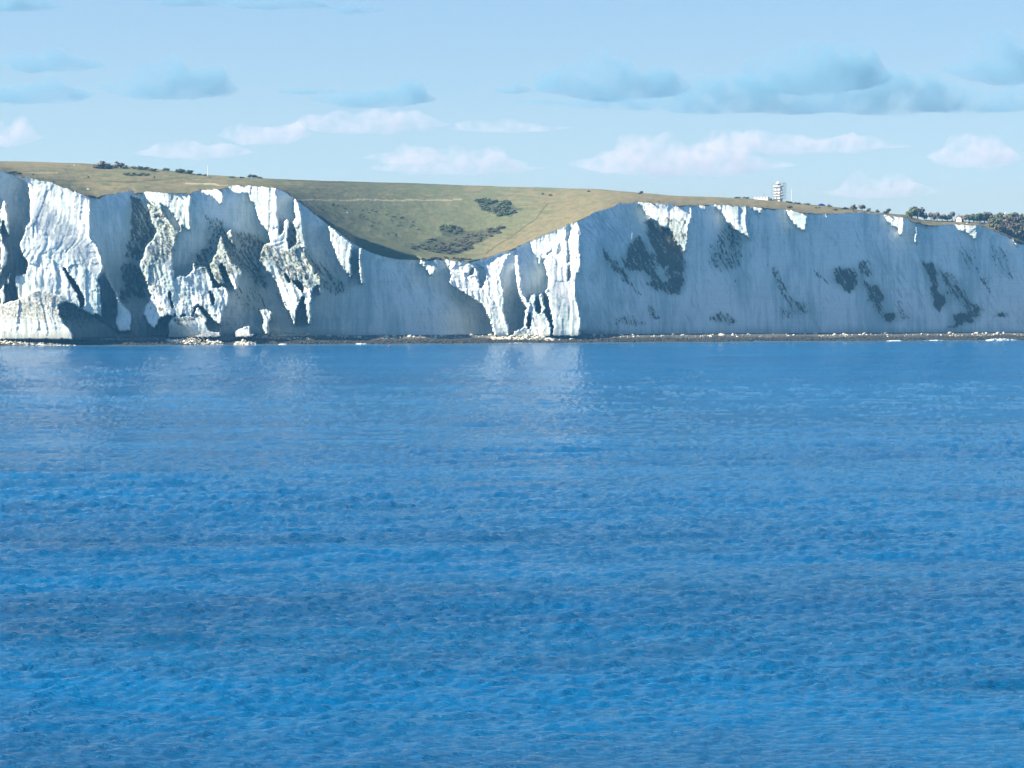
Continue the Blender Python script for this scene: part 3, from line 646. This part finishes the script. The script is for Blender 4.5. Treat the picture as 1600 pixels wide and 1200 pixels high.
# ---------------------------------------------------------------- surf
fm = Mat('surf_foam', .6, .3); fm.color(fm.mix(fm.ss(fm.noise(1.2, 4), .3, .7), (.62, .68, .70), (.86, .88, .87)))
for (a, b, hgt_, lab) in ((1536, 1592, 1.5, 'white breaking wave at the waterline on the far right'), (1444, 1478, .5, 'thin line of foam at the waterline left of the breaking wave'), (434, 452, .7, 'short streak of foam on the waterline below the long rock heap'), (554, 574, .9, 'white splash on the waterline under the shaded bay'), (790, 832, .4, 'thin foam line below the sunlit buttresses'), (1385, 1412, .45, 'thin foam line below the right cliff')):
    nn_ = int((b - a) * 1.6); pts = []
    for j in range(7):
        row = []
        for i in range(nn_):
            px = a + (b - a) * i / (nn_ - 1); e_ = math.sin(math.pi * i / (nn_ - 1)); v = j / 6.0
            d = -4 - 5 * v * e_ + 2.0 * float(noise2(np.array(px / 5.), np.array(j * .6))); x, y, _ = sea_pt(px, d)
            row.append((x, y, -.15 + math.sin(math.pi * v) * hgt_ * e_ * (.6 + 1.1 * abs(float(noise2(np.array(px / 3.3), np.array(v * 2. + a)))))+ .22 * math.sin(math.pi * v)))
        pts.append(row)
    tag(link('surf', grid_mesh('surf', np.array(pts)), fm.m), lab, 'surf', 'patches of surf along the waterline')

# ---------------------------------------------------------------- trees and bushes
def foliage_mat(name, a, b):
    m = Mat(name, .9, .1); oi = m.n('ShaderNodeObjectInfo').outputs['Random']
    c_ = m.mix(m.ss(m.noise(.8, 3), .3, .7), a, b); m.color(m.mix(m.math('MULTIPLY', oi, .5), c_, tuple(v * .6 for v in a)))
    m.b.inputs['Subsurface Weight'].default_value = 0; return m.m
FOL = [foliage_mat('foliage_green', (.13, .16, .07), (.22, .245, .12)), foliage_mat('foliage_autumn', (.17, .145, .10), (.26, .215, .15)), foliage_mat('foliage_dark', (.12, .13, .075), (.20, .20, .12))]
bark = plain('bark', (.12, .10, .08), .4, 3)
def crown_mesh(seed, n=420, flat=1.0):
    """crown of unit width and height: leaf clumps through lobes, open between them"""
    r = random.Random(seed); lobes = []
    for k in range(r.randint(7, 11)):
        a = r.uniform(0, 6.28); q = r.random() ** .6 * .36; zz = r.uniform(.22, .72) if q < .22 else r.uniform(.18, .5)
        lobes.append((Vector((q * math.cos(a), q * math.sin(a), zz)), r.uniform(.13, .24)))
    V = []; Fc = []
    for i in range(n):
        c, rad = r.choice(lobes); d = Vector((r.gauss(0, 1), r.gauss(0, 1), r.gauss(0, 1))).normalized(); p = c + d * rad * r.uniform(.55, 1.1)
        if p.z < .02: p.z = .02 + r.random() * .1
        u = d.orthogonal().normalized(); w_ = d.cross(u); ro = r.uniform(0, 6.28); s = r.uniform(.05, .10)
        u2 = (u * math.cos(ro) + w_ * math.sin(ro)) * s + d * r.uniform(-.02, .02); w2 = (w_ * math.cos(ro) - u * math.sin(ro)) * s * r.uniform(.6, 1) + d * r.uniform(-.02, .02)
        b = len(V); V += [p + u2, p + w2, p - u2, p - w2]; Fc.append((b, b + 1, b + 2, b + 3))
    me = bpy.data.meshes.new('crown'); me.from_pydata([tuple(v) for v in V], [], Fc); return me
def trunk_mesh(seed):
    r = random.Random(seed); bm = bmesh.new()
    def limb(p0, p1, r0, r1):
        ax = (p1 - p0).normalized(); u = ax.orthogonal().normalized(); w_ = ax.cross(u); R0 = []; R1 = []
        for k in range(6):
            a = k * math.pi / 3; dd = u * math.cos(a) + w_ * math.sin(a); R0.append(bm.verts.new(p0 + dd * r0)); R1.append(bm.verts.new(p1 + dd * r1))
        for k in range(6): bm.faces.new((R0[k], R0[(k + 1) % 6], R1[(k + 1) % 6], R1[k]))
        bm.faces.new(R1)
    t_ = Vector((r.uniform(-.03, .03), 0, .34)); limb(Vector((0, 0, -.12)), t_, .045, .03)
    for k in range(4):
        a = k * 1.57 + r.random(); limb(t_, t_ + Vector((math.cos(a) * .24, math.sin(a) * .24, .26)), .022, .008)
    me = bpy.data.meshes.new('trunk'); bm.to_mesh(me); bm.free(); me.materials.append(bark); return me
CROWNS = []
for fi in range(3):
    row = []
    for k in range(4):
        me = crown_mesh(100 + k, 460); me.materials.append(FOL[fi]); row.append(me)
    CROWNS.append(row)
TRUNKS = [trunk_mesh(i) for i in range(3)]
rt = random.Random(21)
def plant(px, py, w, h, kind, label, group, tree=False, name=None, deep=0.):
    x, y, z = ground(px, py); k = y * MPP; y2 = y + deep; x *= y2 / y; k = y2 * MPP
    cr = CROWNS[kind][rt.randrange(4)]; sc = (w * k * 1.3, w * k * 1.1, h * k * 1.45); rz = rt.uniform(0, 6.28)
    if tree:
        e = empty(name or 'tree', (x, y2, z)); o = link('crown', cr, parent=e); o.scale = sc; o.rotation_euler.z = rz; o.location.z = h * k * .08
        t_ = link('trunk', TRUNKS[rt.randrange(3)], parent=e); t_.scale = (sc[0], sc[0], sc[2]); tag(e, label, 'tree', group)
    else:
        o = link(name or 'bush', cr); o.location = (x, y2, z - .1 * h * k); o.scale = sc; o.rotation_euler.z = rz; tag(o, label, 'bush', group)
# wood on the right
for (px, py, w, h, kd, lab) in ((1334,329,10,8,1,'round brown tree alone on the skyline, leftmost of the right-hand trees'), (1347,329,11,9,1,'slightly larger brown tree right beside the leftmost skyline tree'), (1358,331,8,5,2,'low dark shrubby tree on the skyline right of the brown pair'), (1371,333,6,5,2,'tiny dark tree standing alone on the cliff skyline'), (1388,335,12,7,2,'dark rounded tree above the sunlit chalk wedge'),
    (1424,342,18,15,0,'big green tree at the left end of the clifftop trees'), (1434,342,20,17,1,'big brown tree touching the green one'), (1445,343,12,9,1,'low brown tree right of the big brown one')):
    plant(px, py, w, h, kd, lab, 'trees along the right-hand skyline', True)
for i, px in enumerate((1455, 1464, 1472, 1480, 1488)): plant(px, 345, rt.uniform(12, 15), rt.uniform(8, 11), 1, ('fifth', 'fourth', 'third', 'second', 'first')[i] + ' brown tree from the gabled house in the low row on its left', 'brown trees left of the gabled house', True)
for i, px in enumerate((1514, 1521, 1530, 1538)): plant(px, 347.5, rt.uniform(14, 17), rt.uniform(10, 14), (0, 0, 0, 2)[i], ('first', 'second', 'third', 'fourth')[i] + ' tree to the right of the gabled house in the green clump', 'green trees right of the gabled house', True)
n_ = 0
for row, f_ in enumerate((1.0, .78, .56, .36, .16)):
    for px in np.arange(1545 - row * -4, 1640, 10.5):
        px = float(px) + rt.uniform(-3, 3); tpp = float(np.interp(px, gxs, tpg)); s_ = float(np.interp(px, gxs, skg))
        if tpp - s_ < 7 and row > 1: continue
        py = tpp + (s_ - tpp) * f_; kd = rt.choice((1, 1, 1, 0, 2))
        plant(px, py, rt.uniform(14, 19), rt.uniform(10, 14.5), kd, ('green', 'autumn brown', 'dark olive')[kd] + ' tree in the ' + ('skyline', 'second', 'middle', 'fourth', 'cliff-edge')[row] + ' row of the wood at the right edge', 'trees of the wood at the right edge', True)
# left hill
for (px, py, w, h, kd, lab) in ((160,263,26,11,1,'large peaked thicket on the left skyline'), (170,263.5,14,7,2,'dark low bush between the two big skyline thickets'), (186,262.5,18,10,1,'second large brown thicket on the left skyline'), (196,264,10,6,2,'dark green bush right of the two thickets'), (210,264,10,5,0,'small green bush farther right of the skyline thickets'), (219,265,9,6,2,'dark bush at the left end of the ruddy scrub strip'), (228,266,14,5,1,'ruddy scrub bush on the left hill skyline'), (238,267.5,14,5,1,'second ruddy scrub bush, nearer the round pair'),
    (257,267,6,5,2,'left one of two small round dark bushes on the skyline'), (262,267,6,5,2,'right one of two small round dark bushes on the skyline'), (280,270,18,7,0,'green hedge-like bush, taller left end of the skyline hedge'), (294,271.5,20,7,0,'green hedge-like bush, lower right end of the skyline hedge'), (312,274,8,3,2,'tiny dark bush left of the white mast'), (320,275,6,3,2,'tiny dark bush at the foot of the white mast'),
    (362,278,10,3,1,'low brown bush on the skyline right of the mast'), (378,278.5,8,3,1,'second low brown bush, left of the dark clump'), (395,278,15,6,2,'dark rounded clump on the skyline above the white headland'), (406,279,8,3,2,'tiny bush touching the dark clump'),
    (52,274,3.4,3.4,2,'tiny dark bush near the left cliff edge'), (138,278,3,3.4,2,'tiny dark bush alone on the slope above the left cliff'), (241,279,2.5,4,2,'thin dark shrub standing on the slope below the scrub'), (1002,304,9,5,2,'dark bush on the bare plateau right of the valley'), (860,306,6,3,2,'small dark bush at the head of the track'), (848,304,4,3,2,'smallest bush above the track'),
    (920,300,5,3,2,'small dark bush on the plateau between valley and plateau bush'), (1233,326,10,5.5,2,'dark oval bush on the cliff edge below the lighthouse'), (1275,326,3.5,3,2,'left of two tiny bushes right of the oval bush'), (1280,326,3.5,3,2,'right of two tiny bushes right of the oval bush'), (1305,328.5,7,2.5,2,'low bush on the cliff edge below the blue cover'),
    (1152,309.8,12,2.6,2,'low dark hedge end left of the white building'), (1165,310.3,12,3,2,'low dark hedge end touching the white building'), (1232,317,12,3,2,'low hedge at the foot of the flagpole'), (1245,318.5,12,2.6,2,'low hedge right of the flagpole'), (1262,320,10,3,2,'low bush left of the blue cover'), (1296,323,8,3,2,'low bush right of the blue cover'), (1320,326.5,12,3,2,'low hedge left of the first skyline tree')):
    plant(px, py, w, h, kd, lab, 'bushes scattered over the grassland')
for px, py in ((16, 271), (23, 271.4), (30, 272.6)): plant(px, py, 10, 4, 2, 'dark low bush in the patch above the left cliff edge', 'bushes of the patch above the left cliff edge')
for i in range(9): plant(196 + i * 4.3, 273.5 + (i % 3) * .7 - abs(i - 4) * .1, rt.uniform(7, 9), rt.uniform(3, 4), 2, 'grey-brown bush in the oval scrub patch on the left hill', 'bushes of the oval scrub patch on the left hill')
def thicket(poly, n, kinds, w, h, label, group):
    p = np.array(poly); c = 0
    while c < n:
        px, py = rt.uniform(p[:, 0].min(), p[:, 0].max()), rt.uniform(p[:, 1].min(), p[:, 1].max())
        if inpoly(poly, np.array([px]), np.array([py]))[0]: plant(px, py, rt.uniform(*w), rt.uniform(*h), rt.choice(kinds), label, group); c += 1
thicket(P("737,313 760,312 800,319 806,330 800,340 780,338 757,328"), 44, (0, 2, 0), (8, 13), (4, 6.5), 'dark green bush in the upper thicket of the valley', 'bushes of the upper valley thicket')
thicket(P("686,356 705,354 722,361 714,368 692,364"), 16, (0, 2), (6, 10), (4, 7), 'dark green bush in the small round thicket low in the valley', 'bushes of the small round thicket')
thicket(P("735,368 760,360 786,355 780,366 745,384 725,396 700,397 690,388"), 60, (1, 1, 2), (8, 14), (3.2, 5.6), 'brown bush in the long thicket along the valley floor', 'bushes of the long valley thicket')
thicket(P("630,384 660,378 690,372 695,392 670,396 645,391"), 20, (0, 2, 1), (8, 13), (2.5, 4), 'low scrub bush at the left end of the valley floor', 'low bushes at the left end of the valley floor')
thicket(P("480,318 560,320 640,335 660,365 640,375 600,370 545,350 505,330"), 40, (2, 2, 0), (3, 8), (1.5, 3), 'small dark bush dotted over the left slope of the valley', 'small bushes on the left slope of the valley')
thicket(P("662,404 690,403 735,406 730,408 690,405.5"), 10, (2, 1), (6, 10), (2.5, 4), 'dark fringe bush on the lip of the valley', 'fringe bushes on the lip of the valley')

# ---------------------------------------------------------------- buildings
class MB:
    def __init__(s): s.bm = bmesh.new()
    def box(s, x0, x1, y0, y1, z0, z1):
        vs_ = [s.bm.verts.new(c) for c in ((x0, y0, z0), (x1, y0, z0), (x1, y1, z0), (x0, y1, z0), (x0, y0, z1), (x1, y0, z1), (x1, y1, z1), (x0, y1, z1))]
        for f in ((0, 3, 2, 1), (4, 5, 6, 7), (0, 1, 5, 4), (1, 2, 6, 5), (2, 3, 7, 6), (3, 0, 4, 7)): s.bm.faces.new([vs_[i] for i in f])
        return s
    def lathe(s, prof, n=12, cx_=0, cy_=0):
        rings = [[s.bm.verts.new((cx_ + r * math.cos(2 * math.pi * k / n), cy_ + r * math.sin(2 * math.pi * k / n), z)) for k in range(n)] for r, z in prof]
        for a, b in zip(rings[:-1], rings[1:]):
            for k in range(n): s.bm.faces.new((a[k], a[(k + 1) % n], b[(k + 1) % n], b[k]))
        s.bm.faces.new(rings[0][::-1]); s.bm.faces.new(rings[-1]); return s
    def prism(s, pts, y0, y1):
        a = [s.bm.verts.new((x, y0, z)) for x, z in pts]; b = [s.bm.verts.new((x, y1, z)) for x, z in pts]; n = len(pts)
        s.bm.faces.new(a); s.bm.faces.new(b[::-1])
        for k in range(n): s.bm.faces.new((a[k], b[k], b[(k + 1) % n], a[(k + 1) % n]))
        return s
    def rod(s, p0, p1, r, n=6):
        p0, p1 = Vector(p0), Vector(p1); ax = (p1 - p0).normalized(); u = ax.orthogonal().normalized(); w_ = ax.cross(u)
        A = []; B = []
        for k in range(n):
            d_ = u * math.cos(2 * math.pi * k / n) * r + w_ * math.sin(2 * math.pi * k / n) * r; A.append(s.bm.verts.new(p0 + d_)); B.append(s.bm.verts.new(p1 + d_))
        for k in range(n): s.bm.faces.new((A[k], A[(k + 1) % n], B[(k + 1) % n], B[k]))
        s.bm.faces.new(A[::-1]); s.bm.faces.new(B); return s
    def build(s, name, mat, parent=None):
        me = bpy.data.meshes.new(name); bmesh.ops.recalc_face_normals(s.bm, faces=s.bm.faces); s.bm.to_mesh(me); s.bm.free(); return link(name, me, mat, parent)
white_paint = plain('white_render', (.86, .86, .83), .06, .6, .7); glass = plain('window_glass', (.06, .08, .10), .3, .5, .15, .5); steel = plain('galvanised_steel', (.30, .31, .33), .3, 2, .5, .4)
board = plain('scaffold_board', (.46, .45, .43), .3, 2); dark_roof = plain('slate_roof', (.16, .12, .10), .3, 1); lead = plain('lead_grey', (.45, .46, .47), .15, 1)
lx, ly, lz = ground(1216.5, 313.6); SP = ly * MPP
W_ = 5.9; hw = W_ / 2
lh = empty('lighthouse', (lx, ly + 4, lz)); lh.rotation_euler.z = R(-30)
tag(lh, 'white square lighthouse tower wrapped in scaffolding on the clifftop skyline', 'lighthouse')
def H(py): return (313.6 - py) * SP
tw = MB(); gh = H(291.2)
vs0 = [(-hw * 1.03, -hw * 1.03), (hw * 1.03, -hw * 1.03), (hw * 1.03, hw * 1.03), (-hw * 1.03, hw * 1.03)]
a_ = [tw.bm.verts.new((x, y, -1.5)) for x, y in vs0]; b_ = [tw.bm.verts.new((x * .94, y * .94, gh)) for x, y in vs0]
for k in range(4): tw.bm.faces.new((a_[k], a_[(k + 1) % 4], b_[(k + 1) % 4], b_[k]))
tw.bm.faces.new(b_)
tower = tw.build('tower', white_paint, lh)
for zz in (2.0, 6.4, 10.0): MB().box(-.35, .35, -hw * 1.05, -hw * .9, zz, zz + 1.3).build('window', glass, tower)
MB().box(-.5, .5, -hw * 1.09, -hw * .98, 0, 1.0).build('door', dark_roof, tower)
MB().box(-hw * 1.12, hw * 1.12, -hw * 1.12, hw * 1.12, gh, gh + .35).build('gallery', white_paint, lh)
for sx in (-1, 1):
    MB().box(-hw * 1.1, hw * 1.1, sx * hw * 1.1 - .12, sx * hw * 1.1 + .12, gh + .352, gh + .9).build('parapet', white_paint, lh)
    MB().box(sx * hw * 1.1 - .12, sx * hw * 1.1 + .12, -hw * 1.1 + .125, hw * 1.1 - .125, gh + .352, gh + .9).build('parapet', white_paint, lh)
for k in range(5):
    for sx in (-1, 1):
        c_ = -hw * 1.1 + .3 + k * (2 * hw * 1.1 - .6) / 4
        MB().box(c_ - .3, c_ + .3, sx * hw * 1.1 - .13, sx * hw * 1.1 + .13, gh + .902, gh + 1.4).build('merlon', white_paint, lh)
lan0 = gh + .352; lan1 = H(286.4)
lan = MB().lathe([(2.05, lan0), (2.05, lan0 + .9), (1.95, lan0 + .9), (1.95, lan1), (2.15, lan1), (2.15, lan1 + .2)], 12).build('lantern_room', white_paint, lh)
for k in range(12):
    a0 = 2 * math.pi * (k + .12) / 12; a1 = 2 * math.pi * (k + .88) / 12; r_ = 1.99; m_ = MB()
    v_ = [m_.bm.verts.new((r_ * math.cos(q_), r_ * math.sin(q_), z_)) for q_, z_ in ((a0, lan0 + 1.0), (a1, lan0 + 1.0), (a1, lan1 - .1), (a0, lan1 - .1))]; m_.bm.faces.new(v_); m_.build('pane', glass, lan)
dome = MB().lathe([(2.25, lan1 + .202), (1.95, lan1 + .8), (1.3, lan1 + 1.5), (.55, lan1 + 2.0), (.35, lan1 + 2.1)], 16).build('dome', white_paint, lh)
MB().lathe([(.4, lan1 + 2.1), (.62, lan1 + 2.5), (.4, lan1 + 2.95), (.1, lan1 + 3.1)], 10).build('vent_ball', lead, dome)
MB().rod((0, 0, lan1 + 3.0), (0, 0, lan1 + 4.6), .07).rod((-.6, 0, lan1 + 4.1), (.6, 0, lan1 + 4.1), .05).build('weather_vane', steel, dome)
# scaffolding
sc_ = empty('scaffolding', (lx, ly + 4, lz)); sc_.rotation_euler.z = R(-30); tag(sc_, 'grey tube scaffolding with plank decks around the lighthouse tower', 'scaffolding')
oi = hw * 1.16; oo = hw + 1.5; oR = hw + 3.0
levels = [H(309.2), H(304.6), H(300.6), H(295.9), H(290.0), H(286.0)]
for zi, z_ in enumerate(levels):
    up_ = zi > 3; io, ou = (oi, oo) if not up_ else (oi + .5, oo + .2)
    MB().box(-ou, ou + .0, -ou, -io, z_, z_ + .16).build('deck', board, sc_); MB().box(-ou, ou, io, ou, z_, z_ + .16).build('deck', board, sc_)
    MB().box(io, oR, -io + .01, io - .01, z_, z_ + .16).build('deck', board, sc_); MB().box(-ou, -io, -io + .01, io - .01, z_, z_ + .16).build('deck', board, sc_)
    for rz_ in (1.1,):
        MB().rod((-ou, -ou, z_ + rz_), (oR, -ou, z_ + rz_), .035).build('guard_rail', steel, sc_); MB().rod((oR, -ou, z_ + rz_), (oR, ou, z_ + rz_), .035).build('guard_rail', steel, sc_)
zt = levels[-1] + 1.5
for x_ in (-oo, -oo / 3, oo / 3, oo, oR):
    for y_ in (-oo - .12, oo + .12): MB().rod((x_, y_, -.8), (x_, y_, zt), .05).build('standard', steel, sc_)
for y_ in (-oo / 3, oo / 3): MB().rod((oR + .1, y_, -.8), (oR + .1, y_, zt), .05).build('standard', steel, sc_)
for k in range(len(levels) - 1): MB().rod((oR + .2, -oo, levels[k]), (oR + .2, oo, levels[k + 1]), .07).build('brace', steel, sc_)
for k in range(3): MB().box(oR - 1.4, oR - .1, -oo - .1, -oo - .02, levels[k] + .4, levels[k] + 1.25).build('toe_panel', lead, sc_)
# low white building and annexe
bx, by, bz = ground(1190.7, 312.3)
bl = empty('keepers_building', (bx, by + 3, bz + .6)); bl.rotation_euler.z = R(-24); tag(bl, 'long low white flat-roofed building left of the lighthouse', 'building')
bw = 11.3 * SP; MB().box(-bw, bw, -2.5, 2.5, -1.5, 3.3 * SP).build('wall', white_paint, bl); MB().box(-bw - .25, bw + .25, -2.75, 2.75, 3.3 * SP + .002, 3.3 * SP + .22).build('roof', white_paint, bl)
for k in range(4): MB().box(-bw * .7 + k * bw * .45, -bw * .7 + k * bw * .45 + .7, -2.56, -2.45, .7, 1.5).build('window', glass, bl)
ax, ay, az_ = ground(1206.5, 313.4)
an = empty('annexe', (ax, ay + 2.5, az_)); an.rotation_euler.z = R(-30); tag(an, 'small white annexe hut against the left foot of the lighthouse', 'hut')
MB().box(-1.7, 1.7, -1.4, 1.4, -1.0, 2.1).build('wall', white_paint, an); MB().box(-1.9, 1.9, -1.6, 1.6, 2.102, 2.35).build('roof', lead, an); MB().box(-.4, .4, -1.46, -1.35, 0, 1.6).build('door', dark_roof, an)
rx, ry, rz_ = ground(1194.7, 312.3)
rm = empty('radio_mast', (rx, ry + 8, rz_)); tag(rm, 'thin dark radio mast behind the low white building', 'mast')
MB().rod((0, 0, -1), (0, 0, 11 * SP), .16).build('pole', steel, rm)
for zz, l_ in ((8, .9), (9.5, .7)): MB().rod((-l_, 0, zz * SP), (l_, 0, zz * SP), .09).build('aerial', steel, rm)
px_, py_, pz_ = ground(1236.6, 317); fp = empty('flagpole', (px_, py_ - 1, pz_)); tag(fp, 'tall thin white flagpole right of the lighthouse', 'flagpole')
MB().lathe([(.26, -.5), (.17, 20.5 * SP)], 8).build('pole', white_paint, fp); MB().lathe([(.1, 20.5 * SP), (.28, 20.5 * SP + .25), (.1, 20.5 * SP + .5)], 8).build('finial', white_paint, fp)
px_, py_, pz_ = ground(324.6, 275.5); fp = empty('mast', (px_, py_, pz_)); tag(fp, 'thin white mast alone on the left skyline', 'mast'); kq = py_ * MPP
MB().lathe([(.30, -.5), (.20, 17.5 * kq)], 8).build('pole', white_paint, fp); MB().lathe([(.5, -.4), (.5, .5)], 8).build('base', lead, fp)
# blue cover
px_, py_, pz_ = ground(1283, 321); tc = empty('tarpaulin_tent', (px_, py_, pz_)); tag(tc, 'low bright blue tent-like cover on the skyline right of the flagpole', 'tent'); kq = py_ * MPP
blue = plain('blue_tarpaulin', (.02, .09, .45), .3, 1, .5); MB().prism([(-7 * kq, -.3), (7 * kq, -.3), (5 * kq, 1.6 * kq), (.5 * kq, 3.4 * kq), (-3 * kq, 2.4 * kq)], -2, 2).build('cover', blue, tc)
for sx in (-1, 1): MB().rod((sx * 6.6 * kq, -2.1, -.3), (sx * 4.6 * kq, -2.1, 1.7 * kq), .1).build('tent_pole', steel, tc)
px_, py_, pz_ = ground(1294.5, 322.5); cb = empty('cabin', (px_, py_, pz_)); tag(cb, 'tiny white cabin right of the blue cover', 'cabin'); MB().box(-1.1, 1.1, -1, 1, -.4, 1.5).build('wall', white_paint, cb); MB().prism([(-1.3, 1.502), (1.3, 1.502), (0, 2.2)], -1.1, 1.1).build('roof', lead, cb)
# gabled house among the trees
px_, py_, pz_ = ground(1501, 346.5); gh_ = empty('gabled_house', (px_, py_ + 4, pz_)); gh_.rotation_euler.z = R(-28); tag(gh_, 'brown-roofed house with a white gable among the clifftop trees', 'house')
brown = plain('brick_wall', (.30, .22, .17), .25, 1.5)
MB().box(-4.0, 2.6, -2.4, 2.4, -1.5, 2.6).build('wall', brown, gh_)
rf = MB().prism([(-2.7, 2.602), (2.7, 2.602), (0, 5.6)], -4.3, 2.9); rfo = rf.build('roof', dark_roof, gh_); rfo.rotation_euler.z = math.pi / 2
MB().box(-3.2, -2.4, -.4, .4, 4.4, 6.6).build('chimney', brown, rfo)
MB().prism([(-2.3, -1.0), (2.3, -1.0), (2.3, 2.7), (0, 5.3), (-2.3, 2.7)], -2.75, -2.45).build('gable', white_paint, gh_)
MB().box(-.5, .5, -2.82, -2.7, 1.2, 2.4).build('window', glass, gh_); MB().box(-3.6, -2.8, -2.46, -2.38, .6, 1.7).build('window', glass, gh_)
# white cottage on the wood's skyline
px_, py_, pz_ = ground(1575, 347.3); ct = empty('white_cottage', (px_, py_ + 12, pz_)); tag(ct, 'tiny white gabled cottage with one dark window above the wood on the right', 'cottage'); kq = py_ * MPP; b0 = 9.2 * kq
MB().prism([(-3 * kq, -1), (3 * kq, -1), (3 * kq, b0 + 3.6 * kq), (1.4 * kq, b0 + 6 * kq), (-1.4 * kq, b0 + 6 * kq), (-3 * kq, b0 + 3.6 * kq)], -2, 2).build('wall', white_paint, ct)
MB().lathe([(.55, -.06), (.55, .06)], 10).build('window', glass, ct); wv = ct.children[-1]; wv.rotation_euler.x = math.pi / 2; wv.location = (.2, -2.03, b0 + 2.6 * kq)
MB().box(-.35, .35, -.35, .35, b0 + 6 * kq, b0 + 7.2 * kq).build('chimney', white_paint, ct)
# small pale things
for (px, py, s, lab) in ((542, 333, .9, 'tiny white stone on the left slope of the valley'), (115.5, 259, .9, 'tiny white block near the left skyline'), (137, 297, 1.3, 'pale scar stone in the turf above the left bay'), (1511, 349.5, .9, 'white post-like block on the cliff edge below the gabled house')):
    x, y, z = ground(px, py); o = link('white_stone', ROCKS[1].copy()); o.data.materials.clear(); o.data.materials.append(white_paint); o.location = (x, y, z + s * .3); o.scale = (s * 1.5,) * 3; tag(o, lab, 'stone')
# little red marker float off the beach
by_ = float(waterY(608)) - 130; bo = empty('marker_buoy', ((608 - 800) / F * by_, by_, 0)); tag(bo, 'tiny red and white float on the sea below the shaded bay', 'buoy')
MB().lathe([(.25, -.3), (.62, 0), (.62, .35), (.25, .7)], 10).build('float', plain('red_plastic', (.55, .10, .07), .2, 2), bo); MB().rod((0, 0, .6), (0, 0, 1.5), .08).build('staff', white_paint, bo)

# ---------------------------------------------------------------- haze over the whole bay
hb = bpy.data.meshes.new('haze'); hbm = bmesh.new(); bmesh.ops.create_cube(hbm, size=1.0)
for v in hbm.verts: v.co = ((v.co.x) * 5000, 2600 + v.co.y * 6400, -6 + (v.co.z + .5) * 226)
hbm.to_mesh(hb); hbm.free()
hm = bpy.data.materials.new('haze'); hm.use_nodes = True; ht_ = hm.node_tree; ht_.nodes.remove(ht_.nodes['Principled BSDF'])
pv = ht_.nodes.new('ShaderNodeVolumePrincipled'); pv.inputs['Color'].default_value = (.15, .54, 1, 1); pv.inputs['Density'].default_value = 0.000052; pv.inputs['Anisotropy'].default_value = .1
ht_.links.new(pv.outputs[0], ht_.nodes['Material Output'].inputs['Volume'])
tag(link('haze', hb, hm), 'thin blue sea haze', 'haze', kind='stuff')
